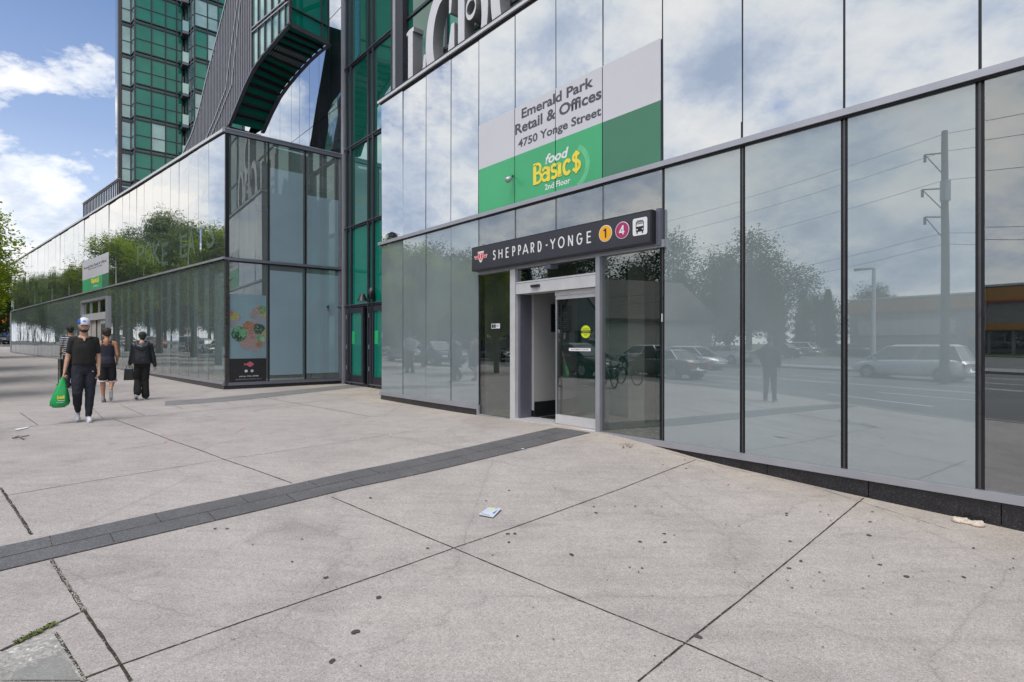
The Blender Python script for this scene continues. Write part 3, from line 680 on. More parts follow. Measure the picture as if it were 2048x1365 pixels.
GL = {'S': [arc(.5, .76, .42, .22, 20, 270, 12)+arc(.5, .27, .44, .27, 90, -160, 12)], 'H': [[(.08, 0), (.08, 1)], [(.92, 0), (.92, 1)], [(.08, .55), (.92, .55)]],
      'E': [[(.92, 0), (.08, 0), (.08, 1), (.92, 1)], [(.08, .55), (.82, .55)]], 'P': [[(.08, 0), (.08, 1), (.5, 1)]+arc(.5, .74, .42, .26, 90, -90, 8)+[(.08, .48)]],
      'A': [[(0, 0), (.5, 1), (1, 0)], [(.2, .3), (.8, .3)]], 'R': [[(.08, 0), (.08, 1), (.5, 1)]+arc(.5, .74, .4, .26, 90, -90, 8)+[(.08, .48)], [(.45, .48), (.92, 0)]],
      'D': [[(.08, 0), (.08, 1), (.35, 1)]+arc(.35, .5, .57, .5, 90, -90, 12)+[(.08, 0)]], '-': [[(0, .5), (1, .5)]], 'Y': [[(0, 1), (.5, .5), (1, 1)], [(.5, .5), (.5, 0)]],
      'O': [arc(.5, .5, .46, .5, 0, 360, 24)], 'N': [[(.08, 0), (.08, 1), (.92, 0), (.92, 1)]], 'G': [arc(.52, .5, .46, .5, 45, 340, 18)+[(.98, .5), (.58, .5)]]}
zt_, zb2 = F1.Z(986, 502.3, D), F1.Z(986, 519.8, D)
lz = thing_l = None
let = [('S', 280, 308), ('H', 333, 378), ('E', 405, 443), ('P', 472, 505), ('P', 530, 562), ('A', 575, 635), ('R', 655, 695), ('D', 725, 768), ('-', 803, 830), ('Y', 850, 905), ('O', 928, 998), ('N', 1027, 1083), ('G', 1113, 1175), ('E', 1213, 1268)]
mbt = MB()
for ch, x0, x1 in let:
    a0, a1 = F1.A(930+x0/4.995, D), F1.A(930+x1/4.995, D); sw = .023
    for st in GL[ch]: rib(F1, [(a0+sw/2+(a1-a0-sw)*u, zb2+(zt_-zb2)*v) for u, v in st], sw, D, None, '', None, mb=mbt)
mbt.build('lettering', M['white'], sg)
for nm, pxx, py, mt, mt2 in (('1', 1211, 467.4, 'amber', 'black'), ('4', 1244.6, 460.9, 'plum', 'white')):
    a_, z_ = F1.A(pxx, D), F1.Z(pxx, py, D); ic = disc_on(F1, a_, z_, .127, D, M['white'], 'line_badge', sg); disc_on(F1, a_, z_, .117, D+.003, M[mt], 'disc', ic)
    if nm == '1': rib(F1, [(a_-.03, z_+.045), (a_+.008, z_+.062), (a_+.008, z_-.065)], .024, D+.007, M['black'], 'numeral', ic)
    else: rib(F1, [(a_+.045, z_-.028), (a_-.045, z_-.028), (a_+.018, z_+.062), (a_+.018, z_-.065)], .022, D+.007, M['white'], 'numeral', ic)
a_, z_ = F1.A(1280, D), F1.Z(1280, 453.5, D); hw = .125
def rrect(cx, cy, hx, hy, r, n=5):
    p = []
    for sx, sy, a0 in ((1, 1, 0), (-1, 1, 90), (-1, -1, 180), (1, -1, 270)):
        for i in range(n+1):
            a = math.radians(a0+90*i/n); p.append((cx+sx*(hx-r)+r*math.cos(a), cy+sy*(hy-r)+r*math.sin(a)))
    return p
mb = MB(); mb.prism(rrect(a_, z_, hw, hw, .03), lambda u, v, h: F1.W(u, v, h), D, D+.003); bi = mb.build('bus_badge', M['white'], sg)
mb = MB(); fn = lambda u, v, h: F1.W(u, v, h)
mb.prism(rrect(a_, z_-.035, .066, .037, .012), fn, D+.004, D+.006)
for sx in (-1, 1): mb.prism(rrect(a_+sx*.047, z_-.085, .010, .016, .004), fn, D+.004, D+.006)
for seg in ([(a_-.066, z_-.02), (a_-.062, z_+.068), (a_+.062, z_+.068), (a_+.066, z_-.02)], [(a_-.05, z_+.085), (a_+.05, z_+.085)], [(a_-.062, z_+.045), (a_+.062, z_+.045)]): rib(F1, seg, .008, D+.004, None, '', None, mb=mb)
for sx in (-1, 1): mb.prism([(a_+sx*.047+.011*math.cos(t_*.785), z_-.04+.011*math.sin(t_*.785)) for t_ in range(8)], fn, D+.0062, D+.0075, 1)
mb.build('bus_symbol', [M['black'], M['white']], bi)
# winged shield emblem
a_, z_ = F1.A(961.6, D), F1.Z(961.6, 515.0, D)
k_ = (F1.A(974.5, D)-F1.A(948.5, D))/2
def shape(sc): return [(-.47, .40), (.47, .40), (.42, .10), (1.0, .12), (.86, -.14), (.34, -.14), (.12, -.42), (-.12, -.42), (-.34, -.14), (-.86, -.14), (-1.0, .12), (-.42, .10)]
def emb(pts, s, dx=0): return [(a_+p[0]*k_*s, z_+.01+p[1]*k_*s*1.25) for p in pts]
mb = MB(); fn = lambda u, v, h: F1.W(u, v, h)
mb.prism(emb(shape(1), 1.0), fn, D, D+.002, 0); mb.prism(emb([(x*.93, y*.8+(-.0)) for x, y in shape(1)], 1.0), fn, D+.0021, D+.0035, 1)
mb.prism(emb([(-.36, .30), (.36, .30), (.30, -.05), (.1, -.32), (-.1, -.32), (-.30, -.05)], 1.0), fn, D+.0036, D+.0045, 0)
mb.prism(emb([(-.31, .25), (.31, .25), (.25, -.05), (.07, -.26), (-.07, -.26), (-.25, -.05)], 1.0), fn, D+.0046, D+.0055, 1)
rib(F1, emb([(-.12, .16), (.12, .16)], 1), .014, D+.0056, None, '', None, mb=mb); rib(F1, emb([(0, .16), (0, -.18)], 1), .014, D+.0056, None, '', None, mb=mb)
rib(F1, emb([(-.85, .0), (-.42, .0)], 1), .007, D+.0056, None, '', None, mb=mb); rib(F1, emb([(.42, .0), (.85, .0)], 1), .007, D+.0056, None, '', None, mb=mb)
mb.build('emblem', [M['white'], M['red']], sg)

# ---------------- window banner ----------------
def banner(pl, x0, x1, xs, ytop, ymid, zbot, label, txt, d=.012, k=1):
    bn = thing('window_banner', label, 'banner', pl.W(pl.A((x0+x1)/2), (zbot+pl.Z(x0, ymid))/2, d))
    zt, zm = pl.Z(x0, ytop), pl.Z(x0, ymid); ed = [pl.A(x) for x in xs]
    for i in range(len(ed)-1):
        a0, a1 = ed[i]+.008*k, ed[i+1]-.008*k
        plate(pl, a0, a1, zm, zt, d, M['banner_white'], 'white_panel', bn, .003)
        plate(pl, a0, a1, zbot, zm-.0005, d, M['banner_green'] if i < len(ed)-2 else M['banner_green2'], 'green_panel', bn, .003)
    for (s, X0, X1, X, yb, yt, mt, bold, sh) in txt:
        h = pl.Z(X, yt, d)-pl.Z(X, yb, d); text(pl, s, pl.A(X0, d), pl.A(X1, d), pl.Z(X, yb, d), h, d+.005, M[mt], 'lettering', bn, bold, sh)
    return bn
zz0 = F1.Z(958.3, 252.8); mid = F1.Z(958.3, 341)
bn = banner(F1, 958.3, 1323.7, [958.3, 1030.5, 1112, 1206, 1323.5], 252.8, 341, ZR1+.005, 'large white and green leasing banner on the upper glass above the station sign', [
    ('Emerald Park', 1043.5, 1187, 1043.5, 237.5, 218.4, 'greytext', .028, 0), ('Retail & Offices', 1030.8, 1203.6, 1030.8, 270.5, 250, 'greytext', .028, 0), ('4750 Yonge Street', 1036.6, 1202.9, 1036.6, 296.4, 280.6, 'greytext', .025, 0),
    ('food', 1091, 1137.7, 1091, 329, 310, 'white', .03, .25), ('2nd Floor', 1090, 1141, 1090, 381, 369.5, 'white', .02, 0)])
# slab serif store name
DB = .020
def zat(x, y): return F1.Z(x, y, DB)
B0, B1, bz, bh = F1.A(1066.4, DB), F1.A(1163, DB), zat(1066.4, 369), zat(1066.4, 332)-zat(1066.4, 369)
cw = (B1-B0)/5.35; xs_ = 0
mb = MB()
def gly(strokes, x, w, sw, h=1):
    for st in strokes: rib(F1, [(B0+(x+u*w)*cw, bz+v*bh*h) for u, v in st], sw, DB, None, '', None, mb=mb)
sW = .062*1.0
gly([[(.12, 0), (.12, 1)]], .08, 1, sW*1.3); gly([[(-.02, 1), (.5, 1)]+arc(.5, .76, .34, .24, 90, -90, 8)+[(.15, .52)], [(.15, .52), (.55, .52)]+arc(.55, .26, .38, .26, 90, -90, 8)+[(-.02, 0)]], .04, 1, sW*.75)
gly([[(.82, .66), (.82, .02), (.95, .0)]], 1.02, .95, sW*1.2); gly([[(.1, .52)]+arc(.45, .5, .35, .16, 150, 20, 6), arc(.42, .2, .36, .2, 0, 360, 14)], 1.02, .95, sW*.72)
gly([arc(.5, .5, .30, .17, 30, 270, 10)+arc(.5, .17, .34, .17, 90, -150, 10)], 2.0, .85, sW*.85)
gly([[(.25, 0), (.25, .66)]], 2.85, .8, sW*1.25); gly([[(-.02, .64), (.3, .64)], [(-.02, .02), (.55, .02)]], 2.85, .8, sW*.6)
gly([arc(.5, .33, .38, .33, 40, 320, 16)], 3.4, .95, sW*.95)
gly([arc(.5, .68, .33, .20, 25, 270, 10)+arc(.5, .25, .38, .23, 90, -155, 10), [(.5, -.12), (.5, 1.0)]], 4.35, .95, sW*.8)
mb.build('store_lettering', M['yellow'], bn)
sw_ = MB(); cxs, czs = F1.A(1150), zat(1150, 335)
pts = arc(F1.A(1140), zat(1140, 338), .40, .36, -62, 60, 14)
rib(F1, [(p[0], p[1]) for p in pts], .09, .0155, M['swash'], 'swash', bn, .001)
# little camera on the banner
cm_ = thing('security_camera', 'small silver dome camera fixed to the green part of the banner', 'camera', F1.W(F1.A(1022), F1.Z(1022, 357), .05))
c0 = F1.W(F1.A(1027), F1.Z(1027, 352), .02); c1 = F1.W(F1.A(1022, .1), F1.Z(1022, 356, .1), .10); c2 = F1.W(F1.A(1013, .22), F1.Z(1013, 362, .22), .22)
mb = MB(); mb.tube([c0, c1], .018, 8); mb.build('arm', M['paintdark'], cm_); mb = MB(); mb.tube([c1, c1.lerp(c2, .3), c1.lerp(c2, .8), c2], [.028, .045, .055, .035], 12); mb.build('body', M['alu'], cm_, True)
cc_ = thing('door_contact', 'thin pale contact strip on the mullion right of the entrance', 'sensor', F1.W(dB, 1.55, .01)); pb(F1, 'strip', dB-.006, dB+.01, F1.Z(1324, 644), F1.Z(1324, 628), .0, .02, M['alu_white'], cc_)

# ---------------- big roof letters ----------------
rl = thing('roof_lettering', 'big silver raised serif letters standing along the roof edge of the glass front', 'sign', F1.W(F1.A(900), 7.6, -.3))
LD0, LD1 = -.50, -.22
def outline(cen, wid):
    C_ = [np.array(c, float) for c in cen]; n = len(C_); l, r = [], []
    for i, c in enumerate(C_):
        t = C_[min(i+1, n-1)]-C_[max(i-1, 0)]; t = t/np.hypot(*t); nn = np.array([-t[1], t[0]]); w = wid[i] if isinstance(wid, (list, tuple)) else wid
        l.append(c+nn*w/2); r.append(c-nn*w/2)
    return l+r[::-1]
def letter(polys, x0, x1, z0=7.35, z1=9.12):
    a0, a1 = F1.A(x0, LD1), F1.A(x1, LD1); mb = MB()
    for k, p in enumerate(polys):
        n0 = len(mb.mi); mb.prism([(a0+u*(a1-a0), z0+v*(z1-z0)) for u, v in p], lambda u, v, h: F1.W(u, v, h), LD0+.003*k, LD1+.002*k, 1)
        mb.mi[n0] = 1; mb.mi[n0+1] = 0
    o = mb.build('letter', [M['letter'], M['lettside']], rl); return o
letter([[(.0, .92), (.0, .96), (.10, .98), (.30, .98), (.30, .92)], [(.06, .0), (.06, .93), (.26, .93), (.26, 0)], [(.2, -.02), (.80, -.02), (.80, .48), (.72, .48), (.68, .34), (.62, .24), (.50, .16), (.38, .12), (.2, .10)]], 813.5, 862)
cC = arc(.56, .5, .46, .50, 55, 305, 26); wC = [.06+.20*math.sin(math.pi*i/26)**1.0 for i in range(27)]
letter([outline(cC, wC), [(.78, .70), (.84, .70), (.90, 1.0), (.78, .93)], [(.64, .0), (.85, .56), (.95, .56), (.95, .0)]], 853, 912, z1=9.30)
letter([[(.0, .0), (.0, 1.0), (.20, 1.0), (.20, 0)], outline(arc(.42, .255, .38, .27, 112, -78, 22), [.04+.15*math.sin(math.pi*i/22)**1.3 for i in range(23)]), outline(arc(.40, .31, .14, .055, 60, 400, 18), .028), outline(arc(.42, .72, .38, .26, 90, -90, 14), .14)], 916, 984, z1=11.0)
letter([outline(arc(.5, .5, .42, .48, 90, 270, 18), [.07+.17*math.sin(math.pi*i/18) for i in range(19)]), outline(arc(.5, .5, .42, .48, 270, 450, 18), [.07+.17*math.sin(math.pi*i/18) for i in range(19)])], 984, 1062, z0=7.3, z1=9.5)
for zf_, mt, dd in ((8.33, 'alu', -.62), (7.95, 'dark', -.6)):
    pb(F1, 'support_bar', F1.A(830, dd), F1.A(1150, dd), zf_, zf_+.075, dd-.05, dd+.03, M[mt], rl)
for xx in (838, 880, 925, 960, 1010): pb(F1, 'support_post', F1.A(xx, -.7), F1.A(xx, -.7)+.07, 7.55, 9.4, -.74, -.67, M['dark'], rl)
# ---------------- left glass block ----------------
lb = thing('shop_block', 'long two storey glass shop block receding to the far left beside the plaza', 'building', F2.W(-10, 0, -4))
ZB, ZTOP = 3.93, 7.76
px2 = [454, 417.7, 396.7, 376.7, 358, 341, 323.6, 306, 288, 273, 259, 245, 232]
a2 = [F2.A(x) for x in px2]; a2[0] = F2.A(450)
while a2[-1] > -42: a2.append(a2[-1]-1.19)
def silF2(a): return .215+max(0, -a)*.0118
nb = len(a2)-1; aEnd = a2[-1]
dL, dR = F2.A(166), F2.A(217.5)
for i in range(nb):
    a1, a0 = a2[i], a2[i+1]; zs = silF2((a0+a1)/2)
    pane(F2, a0+.009, a1-.009, ZB+.07, ZTOP, M['wavy'] if i > 0 else M['mirror'], lb, tilt=.004 if i < 8 else .007)
    if dL-.3 < (a0+a1)/2 < dR+.3: pane(F2, a0+.009, a1-.009, F2.Z(192, 596), ZB-.02, M['wavylow'], lb, tilt=.004)
    else: pane(F2, a0+.02, a1-.02, zs, ZB-.02, M['shop'] if i < 17 else M['wavylow'], lb, tilt=.004)
mb = MB(); ml = MB()
for a in a2: mb.pbox(F2, a-.012, a+.012, ZB, ZTOP, -.10, -.004); ml.pbox(F2, a-.022, a+.022, .1, ZB, -.12, -.01)
mb.build('mullions', M['dark'], lb); ml.build('mullions', M['bronze'], lb)
pb(F2, 'rail', aEnd, .03, ZB, ZB+.068, -.1, .05, M['alu'], lb); pb(F2, 'rail_gasket', aEnd, .0, ZB-.02, ZB-.001, -.1, .03, M['gasket'], lb)
pb(F2, 'roof_cap', aEnd-.2, .06, ZTOP+.012, ZTOP+.10, -.3, .06, M['alu_white'], lb); pb(F2, 'cap_gasket', aEnd, .02, ZTOP-.02, ZTOP+.011, -.2, .03, M['gasket'], lb)  # paler silver here too, the sky's light on the cap put in colour
mb = MB(); mg = MB(); k = 0; a = .0
while a > aEnd:
    b = a-1.19*2
    za, zb_ = silF2(-(-a)), silF2(b); za = silF2(a)
    mb.hexa([F2.W(b, zb_-.075, .04), F2.W(a, za-.075, .04), F2.W(a, za-.075, -.1), F2.W(b, zb_-.075, -.1), F2.W(b, zb_-.002, .04), F2.W(a, za-.002, .04), F2.W(a, za-.002, -.1), F2.W(b, zb_-.002, -.1)])
    mg.hexa([F2.W(b+.006, -.6, .012), F2.W(a-.006, -.6, .012), F2.W(a-.006, -.6, -.1), F2.W(b+.006, -.6, -.1), F2.W(b+.006, zb_-.08, .012), F2.W(a-.006, za-.08, .012), F2.W(a-.006, za-.08, -.1), F2.W(b+.006, zb_-.08, -.1)])
    a = b
mb.build('sill', M['alu'], lb); mg.build('granite_plinth', M['granite'], lb)
for i in range(5): pb(F2, 'corner_post', aEnd-.18-i*.55, aEnd-.02-i*.55, .2, ZB, -.35-.05*i, .02-.05*i, M['alu'], lb)
pb(F2, 'end_wall', aEnd-3, aEnd-.02, .2, ZTOP, -8, -.5, M['mirror'], lb)
pb(F2, 'roof', aEnd, -.1, 7.62, 7.74, -16, -.31, M['wall_dark'], lb)
pb(F2, 'back_wall', aEnd, -.5, .0, 7.6, -6.2, -6, M['wall_dark'], lb); pb(F2, 'floor', aEnd, -.2, .05, .16, -6, -.12, M['floor_in'], lb); pb(F2, 'floor_slab', aEnd, -.3, 3.78, 3.95, -6, -.5, M['wall_in'], lb)
pb(F2, 'upper_lining', aEnd, -.3, 4.0, 7.5, -.5, -.3, M['wall_dark'], lb)
blg = 0
for i in range(0, 17):
    a1, a0 = a2[i], a2[i+1]; w = a1-a0; f0, f1 = ((.03, .6) if i == 0 else (.08, .55) if i % 3 else (.4, .9))
    o = pb(F2, 'window_blind', a0+f0*w, a0+f1*w, .45, ZB-.35 if i == 0 else ZB-.1, -.16, -.15, M['blind'], lb)
for i in (3, 7, 12): pb(F2, 'inner_column', a2[i]-.2, a2[i]+.2, .16, 3.78, -2.4, -2, M['column'], lb)
# far entrance
fd = thing('far_entrance', 'silver framed sliding entrance in the long left glass block', 'door', F2.W((dL+dR)/2, 0, 0))
zA, zB_ = F2.Z(217, 592), F2.Z(217, 610)
zf0 = silF2((dL+dR)/2)-.05
pb(F2, 'frame', dL, dR, zA-.12, zA, -.1, .10, M['alu'], fd); pb(F2, 'frame', dL, dL+.14, zf0, zA-.12, -.1, .1, M['alu'], fd); pb(F2, 'frame', dR-.14, dR, zf0, zA-.12, -.1, .1, M['alu'], fd)
dw = dR-dL
pb(F2, 'header', dL+.14, dR-.14, zA-1.05, zA-.72, -.1, .06, M['alu_white'], fd)
for k in range(3): pane(F2, dL+.14+(dw-.28)*k/3+.04, dL+.14+(dw-.28)*(k+1)/3-.04, zA-.70, zA-.14, M['frost_dark'], fd, name='transom_light')
for k in (1, 2): pb(F2, 'transom_bar', dL+.14+(dw-.28)*k/3-.035, dL+.14+(dw-.28)*k/3+.035, zA-.72, zA-.12, -.08, .04, M['alu'], fd)
for x0, x1 in ((.06, .30), (.70, .94)):
    lf = pb(F2, 'door_leaf', dL+dw*x0, dL+dw*x1, zf0, zA-1.06, -.05, .0, M['alu_white'], fd); pb(F2, 'leaf_glass', dL+dw*x0+.12, dL+dw*x1-.12, zf0+.3, zA-1.25, .001, .01, M['wavylow'], lf)
pb(F2, 'opening', dL+dw*.30, dL+dw*.70, zf0, zA-1.06, -.08, -.06, M['concrete_in'], fd)
zbf = F2.Z(218, 575.5)
banner(F2, 165.5, 218.3, [165.5, 178, 191, 205, 218.3], 525.5, 562, ZB+.075, 'smaller white and green leasing banner on the upper glass of the far left block', [
    ('Emerald Park Retail & Offices', 168, 213, 168, 540, 535, 'greytext', .02, 0), ('4750 Yonge Street', 176, 204, 176, 541.5, 538.5, 'greytext', .02, 0), ('food', 186, 193, 186, 556, 551.5, 'white', .03, .2), ('Basic$', 183, 198, 183, 567, 558, 'yellow', .05, 0), ('2nd Floor', 186, 196, 186, 575, 571.5, 'white', .02, 0)])
gh = thing('window_lettering', 'pale blue shop name lettering across the upper glass near the block corner', 'lettering', F2.W(F2.A(350), 4.8, 0))
M['ghost'] = glassmat('pale_frost_vinyl', (.36, .47, .49), .28, .05, .66, (.9, 1, 1))
x_ = 276
for s, x0, x1, yb, yt in (('P', 274, 290, 530, 492), ('O', 291, 304, 528, 486), ('K', 306, 322, 531, 484), ('E', 324, 336, 532, 486), ('E', 360, 375, 517, 470), ('A', 376, 391, 512, 458), ('T', 394, 410, 507, 452), ('S', 414, 430, 497, 440)):
    text(F2, s, F2.A(x0), F2.A(x1), F2.Z(x0, yb), F2.Z(x0, yt)-F2.Z(x0, yb), .009, M['ghost'], 'letter', gh, .01)

# return wall (corner windows)
pxr = [456.5, 537, 611, 683]
ar = [RW.A(x) for x in pxr]; aRe = RW.A(688)
ZL1 = 3.845
for i in range(3):
    pane(RW, ar[i]+.03, ar[i+1]-.03, .20, 3.86, M['shop'], lb, tilt=.001); pane(RW, ar[i]+.03, ar[i+1]-.03, 4.0, 7.72, M['shop'], lb, tilt=.001)
pb(RW, 'corner_post', -.0, ar[0]+.03, .12, 7.74, -.08, .0, M['dark'], lb)
for a in ar[1:3]: pb(RW, 'mullion', a-.03, a+.03, .2, 3.9, -.14, .004, M['dark'], lb); pb(RW, 'mullion', a-.022, a+.022, 4.0, 7.72, -.14, .004, M['dark'], lb)
pb(RW, 'corner_post', ar[3]-.03, aRe, .1, 7.74, -.14, .06, M['slate'], lb)
pb(RW, 'rail', .0, aRe, 3.905, 3.985, -.1, .05, M['slate'], lb); pb(RW, 'rail_gasket', .0, aRe, 3.862, 3.904, -.1, .02, M['gasket'], lb)
pb(RW, 'roof_cap', -.06, aRe, 7.74, 7.86, -.3, .06, M['slate'], lb); pb(RW, 'cap_edge', -.06, aRe, 7.861, 7.885, -.3, .075, M['alu'], lb)
pb(RW, 'sill', -.04, aRe, .10, .19, -.1, .045, M['slate'], lb)
mb = MB()
for k in range(3): mb.pbox(RW, -.03+aRe*k/3, -.03+aRe*(k+1)/3-.006, -.4, .095, -.1, .012)
mb.build('granite_plinth', M['granite'], lb)
for (i, x0, x1, yt, yb) in ((1, 540, 605, 541, 751), (2, 613, 677, 547, 747.5), (1, 540.5, 606, 336, 523), (2, 615, 677, 391, 532)):
    a0, a1 = RW.A(x0, -.06), RW.A(x1, -.06); a0, a1 = RW.A(x0, .002), RW.A(x1, .002); pb(RW, 'window_film', a0, a1, RW.Z(x0, yb, .002), RW.Z(x0, yt, .002), -.011, .003, M['film'], lb)
# interior of the corner unit
iw = thing('corner_shop_interior', 'empty shop interior with round white column and concrete ceiling behind the corner windows', 'interior', RW.W(1.5, 0, -3))
pb(RW, 'rear_wall', -.3, aRe, .16, 7.6, -3.7, -3.6, M['concrete_in'], iw); pb(RW, 'white_partition', .25, .62, 4.4, 6.6, -1.9, -1.8, M['wall_in'], iw); pb(RW, 'bulkhead', .0, aRe, 6.1, 6.3, -2.6, -2.4, M['wall_dark'], iw)
pb(RW, 'bulkhead', .3, 1.2, 5.95, 6.45, -1.2, -.9, M['column'], iw)
c = RW.W(RW.A(495, -1.1), .16, -1.1); mb = MB(); mb.tube([c, c+Vector((0, 0, 5.9))], .28, 24); mb.build('column', M['column'], iw, True)
for k in range(3): cc = RW.W(.5+k, 0, -.5); mb = MB(); mb.tube([cc+Vector((0, 0, 6.0)), cc+Vector((0, 0, 7.3))], .012, 6); mb.build('ceiling_rod', M['alu'], iw)
pb(RW, 'ceiling_duct', -.1, aRe, 6.9, 7.3, -1.6, -1.0, M['concrete_in'], iw)
# food poster
po = thing('food_poster', 'tall window poster with food bowls over a black base with a pink fish', 'poster', RW.W(RW.A(494), 1.5, -.02))
p0, p1 = RW.A(456.5, .003)+.035, RW.A(532.5, .003); zq = RW.Z(456, 588, .003); zm = RW.Z(456, 718, .003); zb3 = RW.Z(456, 760.5, .003)
d_ = .003
plate(RW, p0, p1, zm, zq, d_, pmat('poster_blue', (.17, .26, .31), .4, 0, .12, 1.2), 'photo_panel', po); plate(RW, p0, p1, .2, zm-.001, d_, M['black'], 'base_panel', po)
W_, H_ = p1-p0, zq-zm
def pf(u, v): return p0+u*W_, zm+v*H_
def blob(u, v, rx, ry, col, dd, n=16, j=.12, name='printed_food'):
    cx, cy = pf(u, v); pts = []
    mb = MB()
    for i in range(n):
        a = 2*math.pi*i/n; k = 1+R.uniform(-j, j); x = min(max(cx+rx*W_*math.cos(a)*k, p0+.004), p1-.004); pts.append((x, cy+ry*W_*math.sin(a)*k))
    mb.prism(pts, lambda q, w, h: RW.W(q, w, h), d_+.002, d_+.0022+dd*.0012); return mb.build(name, col, po)
def c3(n, c, v=.35, s=30): return pmat(n, c, .5, 0, v, s)
cg, cg2, cgd, cp, cpk, cy_, co_, cbw, cw_ = c3('print_green', (.012, .05, .025), .7), c3('print_lettuce', (.10, .27, .15), .6), c3('print_seaweed', (.03, .05, .045), .7), c3('print_salmon', (.28, .14, .11), .4), c3('print_pink', (.27, .20, .19), .2), c3('print_yellow', (.28, .27, .10), .4), c3('print_orange', (.26, .13, .07), .5), c3('print_bowl', (.20, .22, .25), .15, 4), c3('print_onion', (.28, .36, .28), .5)
for args in ((.07, .60, .24, .22, cbw, 1), (.1, .66, .17, .13, cy_, 2), (.02, .70, .08, .08, cp, 3), (.78, .68, .26, .16, cbw, 1), (.72, .74, .14, .10, cpk, 2), (.88, .78, .12, .13, cg2, 3), (.82, .80, .06, .05, co_, 4), (.93, .70, .09, .09, cy_, 3),
             (.62, .34, .46, .46, cbw, 2), (.60, .37, .40, .38, cpk, 3), (.50, .52, .14, .12, co_, 4), (.58, .46, .07, .17, cp, 5), (.26, .38, .20, .24, cg, 4), (.36, .40, .11, .13, cg2, 5), (.20, .46, .09, .08, cg2, 5), (.78, .47, .17, .15, cgd, 4), (.84, .32, .12, .11, cg2, 5), (.90, .30, .06, .07, cw_, 6), (.62, .33, .07, .04, cp, 6), (.48, .24, .20, .13, cpk, 6), (.80, .22, .09, .07, co_, 5), (.95, .38, .05, .16, cy_, 4)): blob(*args)
rp = random.Random(12)
for (cu_, cv_, ru, rv, mats_, nn_) in ((.26, .40, .21, .12, (cg2, cg2, cw_), 60), (.78, .46, .15, .07, (c3('print_sprout', (.12, .17, .15), .5), cg2), 40), (.86, .32, .10, .06, (cg2, cw_), 18), (.50, .50, .16, .07, (co_, cp), 16), (.60, .32, .30, .08, (cpk, cp), 18), (.80, .77, .17, .04, (cg2, co_, cw_), 14), (.08, .68, .14, .05, (cy_, cg2), 12)):
    groups = {}
    for _ in range(nn_):
        a = rp.uniform(0, 6.28); q_ = rp.random()**.5; u, v = cu_+ru*q_*math.cos(a), cv_+rv*q_*math.sin(a); m_ = mats_[rp.randrange(len(mats_))]
        b_ = groups.setdefault(m_.name, (m_, MB()))[1]; x, z = pf(min(max(u, .02), .98), v); s_ = rp.uniform(.008, .026); k_ = 6
        ph_ = rp.uniform(0, 6.28); b_.prism([(min(max(x+s_*rp.uniform(.6, 1.3)*math.cos(ph_+6.283*i/k_), p0+.003), p1-.003), z+s_*rp.uniform(.4, .9)*math.sin(ph_+6.283*i/k_)) for i in range(k_)], lambda q2, w2, h2: RW.W(q2, w2, h2), d_+.0095, d_+.0098+rp.random()*.0006)
    for m_, b_ in groups.values(): b_.build('print_pattern', m_, po)
cx, cz = (p0+p1)/2+.03, RW.Z(494, 729, .003); q = W_
M['pinkfish'] = pmat('print_fish', (.45, .10, .16), .5)
mb = MB(); mb.prism([(cx+x*q*.13, cz+y*q*.085) for x, y in ((1, 0), (.55, .6), (.15, 1), (-.1, .7), (-.7, .15), (-1.15, .45), (-1.0, 0), (-1.15, -.55), (-.7, -.12), (-.1, -.75), (.2, -1), (.6, -.6))], lambda u, v, h: RW.W(u, v, h), d_+.002, d_+.004); mb.build('fish_symbol', M['pinkfish'], po)
for sx, ch in ((-.085, 'f'), (.075, 'o')):
    zc2 = RW.Z(494, 742.5, .003); ic = disc_on(RW, cx+sx*q, zc2, .042, d_+.002, M['white'], 'social_badge', po, k=18)
    if ch == 'f': text(RW, 'f', cx+sx*q-.010, cx+sx*q+.014, zc2-.03, .056, d_+.0055, M['black'], 'symbol', ic, .02)
    else: rib(RW, rrect(cx+sx*q, zc2, .02, .02, .007, 3), .006, d_+.0055, M['black'], 'symbol', ic, closed=True)
text(RW, '(416) 792-3998', cx-.27*q, cx+.25*q, RW.Z(494, 754, .003), .040, d_+.003, M['white'], 'lettering', po, .0); text(RW, 'pokeeatstoronto.com', cx-.36*q, cx+.33*q, RW.Z(494, 759.5, .003), .036, d_+.003, M['alu'], 'lettering', po, .0)

# ---------------- emerald curtain wall ----------------
gw = thing('curtain_wall', 'tall emerald green glass curtain wall with dark mullions in the recess between the two blocks', 'building', GR.W(1, 0, -2))
gx = [690, 696, 704.6, 739.5, 749, 787, 796, 803]
ga = [GR.A(x) for x in gx]
zr_ = [.10, 2.62, 5.25, 7.93, 10.69, 13.4, 16.1, 18.8, 21.5, 24.2]
cols = [(ga[0], ga[1]), (ga[1], ga[2]), (ga[2], ga[3]), (ga[3], ga[4]), (ga[4], ga[5]), (ga[5], ga[6])]
for (c0_, c1_) in cols:
    for z0, z1 in zip(zr_[:-1], zr_[1:]):
        if z0 < 1 and (c1_-c0_) > .5: continue
        if z0 > 14: continue
        pane(GR, c0_+.03, c1_-.03, z0+.03, z1-.03, M['green'] if z0 < 5 else M['teal'], gw, tilt=.0015)  # same glass all the way up; sky reflection put into the upper panes' material
for a, w in zip(ga[1:6], (.10, .12, .10, .10, .08)): pb(GR, 'mullion', a-w/2, a+w/2, .0, 24.2, -.15, .07, M['paintdark'], gw)
for z in zr_[1:]: pb(GR, 'rail', ga[0], ga[6], z-.035, z+.035, -.12, .05, M['paintdark'], gw); pb(GR, 'rail_edge', ga[0], ga[6], z+.036, z+.052, -.1, .085, M['slate'], gw)
pb(GR, 'corner_post', ga[0]-.10, ga[0]+.09, .0, 24.2, -.15, .10, M['alu'], gw)
